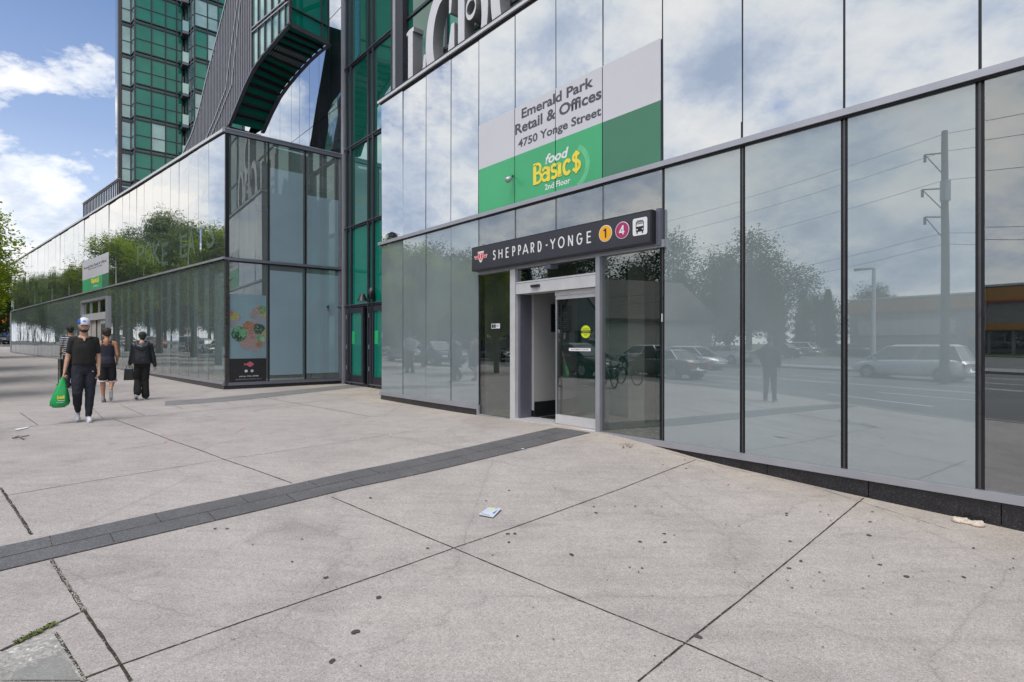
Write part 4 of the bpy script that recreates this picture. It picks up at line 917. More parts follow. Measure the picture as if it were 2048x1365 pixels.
pb(GR, 'column', ga[6]-.09, ga[7]-.07, 4, 24.2, -.2, .13, M['alu'], gw); pb(GR, 'column', ga[7]-.065, ga[7]+.36, 4, 24.2, -.2, .17, M['paintdark'], gw)
aR = ga[7]+.36; k = 0
mz = [4, 7.93, 10.69, 13.4, 16.1, 18.8, 24]
while aR < 19:
    for z0, z1 in zip(mz[1:4], mz[2:5]): pane(GR, aR+.04, aR+1.96, z0+.04, z1-.04, M['greendark'] if k != 1 else M['green'], gw, tilt=.001)
    pb(GR, 'mullion', aR+1.95, aR+2.05, 7.5, 24.2, -.12, .05, M['paintdark'], gw); aR += 2.0; k += 1
for z in mz[2:]: pb(GR, 'rail', ga[7]+.36, 19, z-.04, z+.04, -.1, .04, M['paintdark'], gw)
pb(GR, 'backing', ga[0]-.1, 19, 14.0, 24.2, -9, -.16, M['greendark'], gw); pb(GR, 'backing', ga[0]-.1, 19, 0, 14.0, -.6, -.16, M['greendark'], gw)
# wall continues behind the block roof
wx = [690, 659, 638, 619, 599, 583, 560, 540, 522, 505, 490]
wa = [GR.A(x) for x in wx]; zt0 = GR.Z(687, 206)
for i in range(len(wa)-1):
    for z0, z1 in ((7.6, zt0), (zt0, zt0+3.4), (zt0+3.4, zt0+6.6), (zt0+6.6, 24)): pane(GR, wa[i+1]+.012, wa[i]-.012-(.12 if i == 0 else 0), z0+.012, z1-.012, M['mirror'], gw, tilt=.002)
    pb(GR, 'mullion', wa[i]-.015, wa[i]+.015, 7.6, 24, -.1, -.01, M['paintdark'], gw)
pb(GR, 'backing', wa[-1], wa[0], 7.6, 24, -8, -.12, M['wall_dark'], gw)
# emergency doors
for x0, x1, wh in ((697.5, 730.5, 'next to the corner post'), (742.5, 776, 'partly hidden by the glass front')):
    dd = thing('fire_door', 'dark framed emerald glass door %s' % wh, 'door', GR.W(GR.A((x0+x1)/2), 0, .05))
    a0, a1 = GR.A(x0), GR.A(x1); fw = .13
    pb(GR, 'frame', a0, a0+fw, .10, 2.56, -.0, .075, M['paintdark'], dd); pb(GR, 'frame', a1-fw, a1, .10, 2.56, 0, .075, M['paintdark'], dd); pb(GR, 'frame', a0+fw, a1-fw, 2.40, 2.56, 0, .07, M['paintdark'], dd); pb(GR, 'frame', a0+fw, a1-fw, .10, .33, 0, .07, M['paintdark'], dd)
    pb(GR, 'door_glass', a0+fw, a1-fw, .33, 2.40, .01, .03, M['green'], dd); pb(GR, 'notice', a0+.30, a0+.52, 1.36, 1.78, .031, .035, M['greensticker'], dd)
    for z in (.5, 1.2, 2.2): pb(GR, 'hinge', a0-.012, a0+.02, z, z+.14, .076, .09, M['alu'], dd)
    pb(GR, 'sweep', a0, a1, .065, .098, .0, .09, M['slate'], dd)
pb(GR, 'threshold', ga[0]-.1, ga[6]+.3, -.6, .06, -.1, .05, M['granite'], gw)
wlp = thing('wall_lamp', 'black shaded wall lamp above the emerald doors', 'lamp', GR.W(GR.A(737), 2.8, .2))
aL_ = GR.A(736, .2); mb = MB(); c = GR.W(aL_+.06, 0, .12)
mb.tube([c+Vector((0, 0, 3.12)), c+Vector((0, 0, 2.98)), c+Vector((0, 0, 2.78))], [.07, .10, .13], 12); mb.build('housing', M['black'], wlp, True)
mb = MB(); c = GR.W(aL_-.10, 0, .34); mb.tube([c+Vector((0, 0, 2.93)), c+Vector((0, 0, 2.70))], [.07, .17], 14, cap=False); mb.build('shade', M['black'], wlp, True)
mb = MB(); mb.disc(c+Vector((0, 0, 2.705)), (1, 0, 0), (0, 1, 0), .15); mb.build('lens', M['alu_white'], wlp)
fc = thing('wall_camera', 'small black camera arm on the grey corner post', 'camera', GR.W(ga[0], 2.6, .2)); c0 = GR.W(ga[0]-.05, 2.62, .12); c1 = GR.W(ga[0]-.2, 2.66, .5); mb = MB(); mb.tube([c0, c1], .02, 6); mb.build('arm', M['black'], fc); mb = MB(); mb.tube([c1, GR.W(ga[0]+.02, 2.6, .62)], .035, 8); mb.build('body', M['black'], fc)

# ---------------- curved charcoal wedge over the corner ----------------
WP = Plane(F2.P*1.25, -U2)
wg = thing('curved_wedge', 'curved charcoal finned volume with an emerald ribbed soffit sweeping up over the block corner', 'building', WP.W(1, 8, -1))
Lp = [(457.5, 252), (474, 211.5), (489, 175), (505, 142), (522, 118), (540, 97), (558, 75), (577, 53)]
Rp = [(524, 267), (540, 231), (557, 198), (574, 174), (594, 150), (615, 127), (636, 108), (656.5, 92)]
Tp = [(366, 303), (385, 270), (400, 220), (417, 147.5), (436.6, 72), (454.7, 0), (470, -70), (484, -150)]
LA = [(WP.A(x), WP.Z(x, y)) for x, y in Lp]; TA = [(WP.A(x), WP.Z(x, y)) for x, y in Tp]
ZTOPW = WP.Z(577, -150); ZL0 = LA[0][1]; LA.append((LA[-1][0], ZTOPW)); TA[0] = (TA[0][0], LA[0][1])
def interp(P, z):
    for (a0, z0), (a1, z1) in zip(P[:-1], P[1:]):
        if z0 <= z <= z1: return a0+(a1-a0)*(z-z0)/(z1-z0+1e-9)
    return P[-1][0] if z > P[-1][1] else P[0][0]
def lowz(a, P):   # height of the curve at position a
    if a <= P[0][0]: return P[0][1]
    for (a0, z0), (a1, z1) in zip(P[:-1], P[1:]):
        if a0 <= a <= a1 and a1 > a0: return z0+(z1-z0)*(a-a0)/(a1-a0)
    return P[-1][1]
Rw = []
for (a, z), (x, y) in zip(LA[:-1], Rp):
    t = (z-CAMZ)*F/(HY-y); Rw.append(Vector(((x-CX)/F*t, t, z)))
Rw.append(Vector((Rw[-1].x, Rw[-1].y, ZTOPW)))
Lw = [WP.W(a, z, .0) for a, z in LA]
# skin behind the fins
mb = MB(); NZ = 40
zs = [ZL0+(ZTOPW-ZL0)*(i/NZ) for i in range(NZ+1)]
for z0, z1 in zip(zs[:-1], zs[1:]):
    mb.quad(WP.W(interp(TA, z0), z0, -.09), WP.W(interp(LA, z0), z0, -.09), WP.W(interp(LA, z1), z1, -.09), WP.W(interp(TA, z1), z1, -.09))
    mb.quad(WP.W(interp(TA, z0), z0, -.09), WP.W(interp(TA, z1), z1, -.09), WP.W(interp(TA, z1), z1, -1.3), WP.W(interp(TA, z0), z0, -1.3))
mb.build('skin', M['greendark'], wg)
aSp = WP.A(505)
mb = MB(); mg = MB(); a = TA[0][0]+.05; i = 0
while a < aSp:
    z0 = ZL0 if a < LA[0][0] else lowz(a, LA); z1 = min(lowz(a, TA), ZTOPW)
    if z1 > z0+.03: mb.pbox(WP, a-.024, a+.024, z0, z1, -.08, .03)
    a += .148; i += 1
mb.build('fins', M['finlight'], wg)
pb(WP, 'base', TA[0][0], LA[0][0], 7.6, ZL0, -1.2, -.02, M['fin'], wg)
# diagonal rails between the fins
for fr in (.0, .55, .66):
    pts = []
    for k in range(NZ+1):
        z = zs[k]; l, t_ = min(interp(LA, z), aSp), interp(TA, z); pts.append((t_+(l-t_)*fr, z))
    rib(WP, pts, .05 if fr else .07, .02, M['alu'], 'curved_rail', wg, .03)
# glazed bays at the right end of the wedge
bx_ = [505, 517, 530, 544, 558, 571, 577]; ba = [WP.A(x) for x in bx_]; zl1 = WP.Z(506, 66); zl2 = zl1+1.0
for i in range(len(ba)-1):
    zlo = lowz((ba[i]+ba[i+1])/2, LA)+.05
    for z0, z1 in ((zlo, zl1), (zl1+.18, zl1+1.6), (zl1+1.7, ZTOPW)):
        if z1 > z0+.05: pane(WP, ba[i]+.025, ba[i+1]-.025, z0, z1, M['tealpale'], wg, d=-.02, tilt=.002)
    pb(WP, 'mullion', ba[i]-.022, ba[i]+.022, lowz(ba[i], LA), ZTOPW, -.08, .03, M['fin'], wg)
for z in (zl1, zl1+.14, zl1+1.62): pb(WP, 'rail', ba[0], ba[-1], z, z+.04, -.08, .04, M['alu'], wg)
# soffit: beams and emerald panels between the two edge curves
mb = MB(); me_ = MB(); n = len(Lp)
cur = [(Lw[i], Rw[i]) for i in range(n)]
fine = []
for i in range(n-1):
    for k in range(3): f_ = k/3; fine.append((cur[i][0].lerp(cur[i+1][0], f_), cur[i][1].lerp(cur[i+1][1], f_)))
fine.append(cur[-1])
up_ = Vector((0, 0, .12))
for (l0, r0), (l1, r1) in zip(fine[:-1], fine[1:]): mb.quad(l0+up_, l1+up_, r1+up_, r0+up_)
mb.build('soffit_panels', M['green'], wg)
nb_ = 13; tot = len(fine)-1
for k in range(1, nb_):
    p = k/nb_*tot; i = int(p); f_ = p-i; l = fine[i][0].lerp(fine[i+1][0], f_); r = fine[i][1].lerp(fine[i+1][1], f_)
    t = (fine[i+1][0]-fine[i][0]).normalized()*.045
    mb = MB(); mb.hexa([l-t+up_*.4, r-t+up_*.4, r+t+up_*.4, l+t+up_*.4, l-t+up_, r-t+up_, r+t+up_, l+t+up_]); mb.build('soffit_beam', M['black'], wg)
for sgn, pts in ((1, [f[0] for f in fine]), (-1, [f[1] for f in fine])):
    mb = MB()
    for p, q in zip(pts[:-1], pts[1:]):
        o = Vector((WP.o[0], WP.o[1], 0))*(.06*sgn); e = Vector((WP.r[0], WP.r[1], 0))*.13
        mb.hexa([p-o, p+o, p+o+e, p-o+e, q-o, q+o, q+o+e, q-o+e])
    mb.build('soffit_edge', M['slate'], wg)
# louvre grille in two soffit bays
mb = MB()
for kk in (8, 9):
    p0_ = (kk-.0)/nb_*tot; p1_ = (kk+1)/nb_*tot
    def at(p): i = min(int(p), tot-1); f_ = p-i; return fine[i][0].lerp(fine[i+1][0], f_), fine[i][1].lerp(fine[i+1][1], f_)
    (l0, r0), (l1, r1) = at(p0_+.25), at(p1_-.25)
    for j in range(15):
        u = .06+j*.06; a, b = l0.lerp(r0, u), l1.lerp(r1, u); a2_, b2_ = l0.lerp(r0, u+.028), l1.lerp(r1, u+.028); mb.quad(a+up_*.5, a2_+up_*.5, b2_+up_*.5, b+up_*.5)
mb.build('louvres', M['alu'], wg)
# end face
l, r = Lw[n-1], Rw[n-1]; hz = Vector((0, 0, 1)); e = r-l
mb = MB(); mb.quad(l+hz*.1, r+hz*.1, Rw[n], Lw[n]); mb.build('end_panel', M['green'], wg)
nf = Vector((e.y, -e.x, 0)).normalized()*.05
for u, w in ((0, .09), (.80, .05), (.97, .05)):
    a = l+e*u; ww = e.normalized()*w; mb = MB(); mb.hexa([a-nf*.2, a+ww-nf*.2, a+ww+nf, a+nf, a-nf*.2+hz*3, a+ww-nf*.2+hz*3, a+ww+nf+hz*3, a+nf+hz*3]); mb.build('end_mullion', M['fin'], wg)
mb = MB(); mb.hexa([l-nf*.2-hz*.02, r-nf*.2-hz*.02, r+nf*1.4-hz*.02, l+nf*1.4-hz*.02, l-nf*.2+hz*.13, r-nf*.2+hz*.13, r+nf*1.4+hz*.13, l+nf*1.4+hz*.13]); mb.build('end_beam', M['fin'], wg)
mb = MB(); za = hz*(.62); mb.hexa([l-nf*.2+za, r-nf*.2+za, r+nf*1.2+za, l+nf*1.2+za, l-nf*.2+za+hz*.05, r-nf*.2+za+hz*.05, r+nf*1.2+za+hz*.05, l+nf*1.2+za+hz*.05]); mb.build('end_beam', M['fin'], wg)
mb = MB()
back = [p+Vector((WP.r[0], WP.r[1], 0))*0 for p in Rw]
for (p, q) in zip(Rw[:-1], Rw[1:]): mb.quad(p+up_, q+up_, q+up_+Vector((-1.5*WP.r[0], -1.5*WP.r[1], 0)), p+up_+Vector((-1.5*WP.r[0], -1.5*WP.r[1], 0)))
mb.build('rear_skin', M['teal'], wg)
# roof railing far left
rg = thing('roof_railing', 'dark metal bar railing on the far roof of the left glass block', 'railing', F2.W(F2.A(200), 7.9, -.4))
r0, r1 = F2.A(167, -.4), F2.A(238, -.4); zt1 = F2.Z(167, 412, -.4)
zt2 = F2.Z(228, 362, -.4); zz_ = (zt1+zt2)/2; mb = MB(); nbar = 22
for z in (zz_-.07, 8.05): pb(F2, 'rail', r0, r1, z, z+.06, -.43, -.37, M['fin'], rg)
for k in range(nbar+1): a = r0+(r1-r0)*k/nbar; mb.pbox(F2, a-.03, a+.03, 7.75, zz_-.07, -.42, -.38)
mb.build('bars', M['fin'], rg)
pb(F2, 'rail', r0, r1, zz_+.0, zz_+.05, -.46, -.34, M['alu'], rg)

# ---------------- apartment tower ----------------
tw = thing('apartment_tower', 'tall stepped emerald glass apartment tower far behind the left block', 'building', (-36, 52, 0))
t0 = 52.; K1 = np.array([(270-CX)/F*t0, t0]); T1 = Plane(K1, U3)
FL = 3.05; z00 = 19.5-3*FL; NF = 11
def tower_face(pl, xs, zbase, nfl, mats, parent, dark=M['paintdark'], spand=.55, seed=1):
    rr = random.Random(seed); ed = xs
    for k in range(nfl):
        z = zbase+k*FL
        for i in range(len(ed)-1):
            m = mats(k, i, rr)
            w = pane(pl, ed[i]+.05, ed[i+1]-.05, z+.42, z+1.55, m, parent, tilt=.002, name='window', th=.05)
            pane(pl, ed[i]+.05, ed[i+1]-.05, z+1.62, z+FL-.08, m, parent, tilt=.002, name='window', th=.05)
    mb = MB(); zt = zbase+nfl*FL
    for a in ed: mb.pbox(pl, a-.042, a+.042, zbase, zt, -.05, .08)
    for k in range(nfl+1):
        z = zbase+k*FL; mb.pbox(pl, ed[0], ed[-1], z-.06, z+.06, -.05, .06); mb.pbox(pl, ed[0], ed[-1], z+.32, z+.42, -.05, .07); mb.pbox(pl, ed[0], ed[-1], z+1.55, z+1.62, -.05, .04)
    mb.build('mullion_grid', dark, parent)
    pb(pl, 'slab_panel', ed[0], ed[-1], zbase, zt, -.3, -.06, M['greendark'], parent)
e1 = [0, T1.A(303), T1.A(332), T1.A(364)]; e1 = [0, T1.A(303), T1.A(331), T1.A(353), T1.A(364)]
tower_face(T1, e1, z00, NF, lambda k, i, r: M['green'] if r.random() > .025 else M['tealpale'], tw)
tower_face(Plane(T1.W(-1.6, 0)[:2], -U2) if False else Plane(K1+U2*1.25, -U2), [.0, 1.25], z00, NF, lambda k, i, r: M['tealpale'], tw, M['slate'])
K0 = K1+U2*1.25; T0 = Plane(K0-U3*2.1, U3)
kk0 = T0.A(236.5); T0a = [kk0+.25, T0.A(241), T0.A(262)]
tower_face(T0, T0a, z00, NF, lambda k, i, r: M['tealpale'], tw, M['fin'], seed=3)
M['brown'] = pmat('bronze_fin', (.07, .06, .065), .5, .3, .2)
pb(T0, 'edge_fin', kk0, kk0+.22, z00, z00+NF*FL, -1.0, .15, M['brown'], tw)
# third volume, nearer, with a ladder like street face
tk = T1.hit(372)[0]; K3 = np.array([(372-CX)/F*tk, tk])-U2*2.3
TS = Plane(K3+U2*2.3, -U2); tower_face(TS, [0, .78, 1.55, 2.3], z00, NF, lambda k, i, r: M['tealpale'] if r.random() < .4 else M['teal'], tw, M['slate'])
T3 = Plane(K3, U3); tower_face(T3, [0, T3.A(415), T3.A(436), T3.A(459), T3.A(485)], z00, NF, lambda k, i, r: M['tealpale'] if r.random() < .22 else M['green'], tw, seed=5)
pb(T3, 'core', .05, T3.A(520), 0, z00+NF*FL, -6, -.31, M['greendark'], tw); pb(T1, 'core', .05, T1.A(372), 0, z00+NF*FL, -6, -.31, M['greendark'], tw); pb(T0, 'core', kk0+.1, T0.A(262), 0, z00+NF*FL, -5, -.31, M['greendark'], tw)
for k in range(NF):      # balconies
    z = z00+k*FL; sl = pb(T1, 'balcony', T1.A(361), T1.A(373), z-.15, z+.12, -.05, 1.2, M['slate'], tw); pb(T1, 'balustrade', T1.A(361), T1.A(373), z+.13, z+1.1, 1.12, 1.16, M['teal'], sl)
# ---------------- trees ----------------
def leafmat(name, c1, c2, trans=.35):
    m, t, out = newmat(name); oi = N(t, 'ShaderNodeObjectInfo'); geo = N(t, 'ShaderNodeNewGeometry')
    co = N(t, 'ShaderNodeTexCoord').outputs['Object']; nz = noise(t, co, 1.3, 4, .6)
    rr = ramp(t, nz, [(.35, c1), (.65, c2)]); d = N(t, 'ShaderNodeBsdfDiffuse'); tr = N(t, 'ShaderNodeBsdfTranslucent'); mx = N(t, 'ShaderNodeMixShader'); V(mx, 0, trans)
    L(t, rr.outputs[0], d.inputs[0]); L(t, mixc(t, 1., rr.outputs[0], (1.3, 1.35, .6), 'MULTIPLY'), tr.inputs[0]); L(t, d.outputs[0], mx.inputs[1]); L(t, tr.outputs[0], mx.inputs[2]); L(t, mx.outputs[0], out.inputs[0]); return m
M['leaf'] = leafmat('street_tree_leaf', (.14, .20, .025), (.29, .36, .05), .45)
M['leaf2'] = leafmat('dark_leaf', (.022, .045, .014), (.055, .085, .028), .15)
M['leaf3'] = leafmat('conifer_leaf', (.016, .034, .016), (.035, .06, .028), .1)
M['bark'] = pmat('bark', (.085, .070, .055), .9, 0, .35, 9, .6, 30)
M['wood'] = pmat('weathered_pole_wood', (.13, .105, .085), .9, 0, .3, 12)
def tree(name, seed, h, rad, zc, nleaf, ls, leaf, blobs=14, conifer=False, trunk_r=.16, lowz_=None):
    r = random.Random(seed); root = thing(name, 'tree', 'tree', (0, 0, 0)); tb = MB(); cr = MB()
    if conifer:
        tb.tube([(0, 0, -.3), (0, 0, h*.5), (0, 0, h*.97)], [trunk_r, trunk_r*.6, .02], 8)
        for _ in range(nleaf):
            z = h*(.1+.88*r.random()**1.15); k = (1-z/h); rr = rad*k*(.35+.65*r.random())*(.8+.2*math.sin(z*5)); a = r.uniform(0, 6.283)
            c = Vector((rr*math.cos(a), rr*math.sin(a), z-rr*.25)); u = Vector((math.cos(a), math.sin(a), -.3))*ls*r.uniform(.8, 1.6); v = Vector((-math.sin(a), math.cos(a), r.uniform(-.4, .4)))*ls*.45
            cr.quad(c-v, c+u*.6-v*.5, c+u, c+v)
    else:
        bl = []
        for i in range(blobs):
            a = r.uniform(0, 6.283); q = r.random()**.6; z = r.uniform(-1, 1); k = math.sqrt(max(.05, 1-z*z))
            hz_ = (h-zc)*.80 if z > 0 else (zc-(lowz_ or zc*.45))*.80
            c = Vector((rad*.72*q*k*math.cos(a), rad*.72*q*k*math.sin(a), zc+z*hz_)); bl.append((c, rad*r.uniform(.16, .34)))
        fork = Vector((0, 0, (lowz_ or zc*.45)*.95))
        tb.tube([(0, 0, -.3), (r.uniform(-.08, .08), 0, fork.z*.5), fork], [trunk_r*1.25, trunk_r, trunk_r*.85], 10)
        for c, b in bl:
            m1 = fork.lerp(c, .45)+Vector((r.uniform(-.2, .2), r.uniform(-.2, .2), .25*(c.z-fork.z)*.3)); tb.tube([fork-Vector((0, 0, .1)), m1, c, c+(c-m1)*.25], [trunk_r*.5, trunk_r*.28, .025, .01], 6)
        per = nleaf//blobs
        for c, b in bl:
            for _ in range(per//7):      # sprays of leaves along twigs
                d = Vector((r.gauss(0, 1), r.gauss(0, 1), r.gauss(0, .8))).normalized(); s = c+d*b*r.uniform(.25, .95); tw_ = (d+Vector((r.uniform(-.6, .6), r.uniform(-.6, .6), r.uniform(-.5, .1)))).normalized()
                for j in range(7):
                    p = s+tw_*ls*(.75*j)+Vector((r.gauss(0, .3), r.gauss(0, .3), r.gauss(0, .3)))*ls; n_ = Vector((r.gauss(0, .7), r.gauss(0, .7), 1)).normalized()
                    a = r.uniform(0, 6.283); u = n_.orthogonal().normalized(); u.rotate(Matrix.Rotation(a, 3, n_)); v = n_.cross(u); l = ls*r.uniform(.7, 1.25)
                    cr.quad(p, p+u*l*.5+v*l*.3, p+u*l, p+u*l*.5-v*l*.3)
    tb.build('trunk', M['bark'], root, True); cr.build('crown', leaf, root); return root
def put(o, p, label=None, group=None, rz=0, sc=1, cat=None):
    o.location = (p[0], p[1], H1(p[0], p[1])-.02); o.rotation_euler = (0, 0, rz); o.scale = (sc,)*3
    if label: o['label'] = label
    if group: o['group'] = group
    return o
near = tree('street_tree', 11, 7.3, 3.0, 4.7, 34000, .115, M['leaf'], 26, lowz_=2.3)
put(near, (-14.35, 13.0), 'bright green street tree reaching into the picture at the left edge of the pavement', 'trees planted along the kerb', .6, .72)
dull = None
M['leaf4'] = leafmat('dulled_street_leaf', (.10, .14, .07), (.20, .25, .125), .3)  # dulled leaf copy; the greyer look of mirrored trees put into its colour
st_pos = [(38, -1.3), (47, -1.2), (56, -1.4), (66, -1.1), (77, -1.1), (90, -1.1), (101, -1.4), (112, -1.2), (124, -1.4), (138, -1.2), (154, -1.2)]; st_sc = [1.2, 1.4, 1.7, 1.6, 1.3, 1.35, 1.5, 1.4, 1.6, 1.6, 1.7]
for i, (s, w) in enumerate(st_pos):
    p = SW(s, w); c = copy_tree(near, (p[0], p[1], H1(*p)-.02), 1.3*i+.4, st_sc[i], 'green street tree beside the kerb, number %d beyond the tree at the picture edge' % (i+1), 'trees planted along the kerb')
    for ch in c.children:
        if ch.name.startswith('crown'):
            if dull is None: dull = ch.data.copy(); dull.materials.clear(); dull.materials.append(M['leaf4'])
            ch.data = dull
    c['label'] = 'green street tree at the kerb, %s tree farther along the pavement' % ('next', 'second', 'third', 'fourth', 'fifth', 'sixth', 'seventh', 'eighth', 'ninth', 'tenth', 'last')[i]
c_ = copy_tree(near, (-18.2, 17.4, H1(-18.2, 17.4)), 5.1, .86, 'lower green street tree filling the left picture edge'); c_ = copy_tree(near, (-22.6, 22, H1(-22.6, 22)), 2.2, 1.0, 'green street tree behind the one at the left picture edge'); c_ = copy_tree(near, (-33.5, 33, H1(-33.5, 33)), 4.0, 1.15, 'green street tree above the waiting cars at the far left')
big = tree('deciduous_tree', 5, 13.0, 4.8, 8.2, 13000, .27, M['leaf2'], 40, trunk_r=.3, lowz_=3.2)
con = tree('conifer_tree', 9, 11.5, 2.4, 0, 5200, .42, M['leaf3'], conifer=True, trunk_r=.2)
lowt = tree('round_tree', 21, 8.5, 4.2, 5.0, 9000, .27, M['leaf2'], 26, trunk_r=.22, lowz_=1.6)
first = {id(big): True, id(con): True, id(lowt): True}
def addtree(src, p, rz, sc, label):
    if first.get(id(src)):
        first[id(src)] = False; o = src; put(o, p, label, 'trees across the street', rz, sc)
    else: o = copy_tree(src, (p[0], p[1], H1(*p)-.05), rz, sc, label, 'trees across the street')
    o.scale = (sc*1.0, sc, sc*(.95+.1*math.sin(rz*7))); return o
tl = [(big, 1350, 56, 1.02), (big, 1460, 60, .98), (big, 1545, 54, .93), (lowt, 1640, 66, .95), (con, 1610, 74, .85), (lowt, 1745, 70, 1.0), (con, 1660, 80, .8), (lowt, 1270, 62, 1.1),
      (big, 1130, 50, .78), (con, 1040, 44, .85), (lowt, 1200, 58, .95), (big, 960, 56, .92), (con, 905, 52, 1.0), (big, 870, 60, 1.05), (lowt, 820, 50, 1.0), (con, 790, 58, 1.1), (big, 1000, 66, .9), (con, 1100, 70, 1.0), (con, 1560, 88, .9), (con, 1880, 95, .85)]
nm = {id(big): 'tall dark leafy tree', id(con): 'narrow dark conifer', id(lowt): 'low round dark tree'}
seen = ['behind the parked cars', 'beside the house', 'near the retail store', 'over the low fence', 'by the lamp post', 'at the edge of the parking lot', 'at the corner of the lawn', 'close to the kerb']
for i, (t_, px, zv, sc) in enumerate(tl):
    p = mirror1(px, zv); addtree(t_, p, i*1.7, sc, '%s across the street %s' % (nm[id(t_)], seen[i % 8]))
for i in range(15):
    s = 24+i*7.5; p = SW(s, -25-5*(i % 3)-(3 if i % 2 else 0)); t_ = (big, lowt, con, big)[i % 4]
    addtree(t_, p, i*2.1, .82+.09*(i % 4), '%s far along the street, reflected %s' % (nm[id(t_)], ('near the far entrance', 'at the far end', 'above the cars')[i % 3]))
for i, (s, w) in enumerate(((104, -9), (116, -3), (128, -14), (142, -4), (160, -10), (180, -2))):
    p = SW(s, w-18 if i % 2 else w-24); addtree(big if i % 2 else lowt, p, i*1.1, 1.15, 'leafy tree at the end of the street, %s of the distant row' % ('first', 'second', 'third', 'fourth', 'fifth', 'last')[i])
for i in range(22):
    p = SW(70+i*14, -29-(i % 3)*3); addtree((lowt, big)[i % 2], p, i*1.3, 1.25+.05*i, '%s in the long distant row along the street' % ('low round dark tree', 'tall dark leafy tree')[i % 2])
for i, (x, zz_) in enumerate(((-2, 70), (14, 84), (-30, 60))):
    p = ((x-CX)/F*zz_*1.0, zz_); addtree(lowt if i != 1 else big, p, i*2., .8, 'leafy tree at the far left end of the street, %s' % ('behind the traffic signal', 'farthest away', 'beside the parked cars')[i])

# ---------------- cars ----------------
M['tyre'] = pmat('tyre_rubber', (.02, .02, .02), .8); M['rim'] = pmat('alloy_rim', (.45, .45, .47), .3, .8); M['carglass'] = glassmat('car_glass', (.015, .018, .02), .12, 0)
M['tail'] = pmat('tail_lamp', (.5, .01, .01), .25); M['head'] = pmat('head_lamp', (.7, .72, .75), .15, .2)
def carpaint(n, c): return pmat(n, c, .28, .25, .02, 2, coat=.8)
PC = {'white': carpaint('white_paint', (.75, .76, .78)), 'black': carpaint('black_car_paint', (.018, .018, .022)), 'silver': carpaint('silver_car_paint', (.42, .43, .45)), 'blue': carpaint('navy_car_paint', (.03, .06, .16)), 'grey': carpaint('grey_car_paint', (.10, .11, .12)), 'red': carpaint('red_car_paint', (.35, .02, .02))}
def car(kind, col, label):
    Lc, Wc, Hc = {'sedan': (4.7, 1.82, 1.44), 'van': (5.0, 1.95, 1.76), 'hatch': (4.4, 1.8, 1.55)}[kind]
    root = thing('parked_car', label, 'car'); h = Lc/2
    # stations: x, belt z, bottom z, half width
    st = [(-h, .80, .42, .70), (-h+.12, .92, .28, .82), (-h+.6, .98, .22, .90), (-.8, .96, .2, .91), (.6, .93, .2, .91), (h-1.2, .90, .22, .90), (h-.5, .80, .25, .86), (h-.1, .66, .30, .76), (h, .56, .42, .66)]
    if kind == 'van': st = [(x, z*1.06, b, w*1.05) for x, z, b, w in st]
    mb = MB(); ring = []
    for x, z, b, w in st:
        pr = [(w*.86, b), (w, b+.14), (w*1.0, (b+z)/2), (w*.98, z-.10), (w*.90, z)]; ring.append([(x, y, q) for y, q in pr]+[(x, -y, q) for y, q in reversed(pr)])
    k = len(ring[0]); base = 0
    for r_ in ring: mb.v += r_
    for i in range(len(ring)-1):
        for j in range(k): mb.f.append((i*k+j, i*k+(j+1) % k, (i+1)*k+(j+1) % k, (i+1)*k+j)); mb.mi.append(0)
    mb.f.append(tuple(range(k))); mb.f.append(tuple(reversed(range((len(ring)-1)*k, len(ring)*k)))); mb.mi += [0, 0]
    body = mb.build('body', PC[col], root, True)
    zb_ = .93 if kind != 'van' else 1.0
    gh_ = {'sedan': [(-h+.65, -1.15, .35, 1.35)], 'van': [(-h+.12, -h+.45, .75, 1.75)], 'hatch': [(-h+.2, -h+.75, .5, 1.35)]}[kind][0]
    x0, x1, x2, x3 = gh_
    def rg(z, a, b, w): return [(a, -w, z), (b, -w, z), (b, w, z), (a, w, z)]
    mb = MB(); lo, hi = rg(zb_-.03, x0, x3, .80), rg(Hc-.09, x1, x2, .60); mb.hexa(lo+hi); mb.build('windows', M['carglass'], root)
    mb = MB(); mb.hexa(rg(Hc-.09, x1-.02, x2+.02, .61)+rg(Hc, x1+.25, x2-.3, .52)); mb.build('roof', PC[col], root)
    mb = MB()
    for sy in (-1, 1):
        for (p, q) in (((x0, .80*sy, zb_), (x1, .60*sy, Hc-.08)), ((x3, .80*sy, zb_), (x2, .60*sy, Hc-.08)), (((x0+x3)/2-.1, .80*sy, zb_), ((x1+x2)/2-.1, .605*sy, Hc-.08))): mb.tube([p, q], .035, 6)
    mb.build('pillars', PC[col], root)
    for sx in (-h+.85, h-.9):
        for sy in (-1, 1):
            R_ = .33; mb = MB(); wb_ = .965 if kind == 'van' else .925; mb.tube([(sx, sy*.62, R_), (sx, sy*(wb_-.008), R_)], R_+.06, 20); mb.tube([(sx, sy*.62, R_), (sx, sy*wb_, R_)], R_, 20); w_ = mb.build('wheel', M['tyre'], root); mb = MB(); mb.tube([(sx, sy*.80, R_), (sx, sy*(wb_+.008), R_)], R_*.62, 14); mb.build('rim', M['rim'], w_)
    for sy in (-1, 1):
        mb = MB(); mb.box(-h-.01, -h+.10, sy*.66-.16, sy*.66+.16, .68, .84); mb.build('tail_lamp', M['tail'], root); mb = MB(); mb.box(h-.14, h+.01, sy*.58-.16, sy*.58+.16, .50, .64); mb.build('head_lamp', M['head'], root)
        mb = MB(); mb.box(x3-.55, x3-.38, sy*.86-.08, sy*.86+.08, zb_-.02, zb_+.12); mb.build('mirror', PC[col], root)
    return root
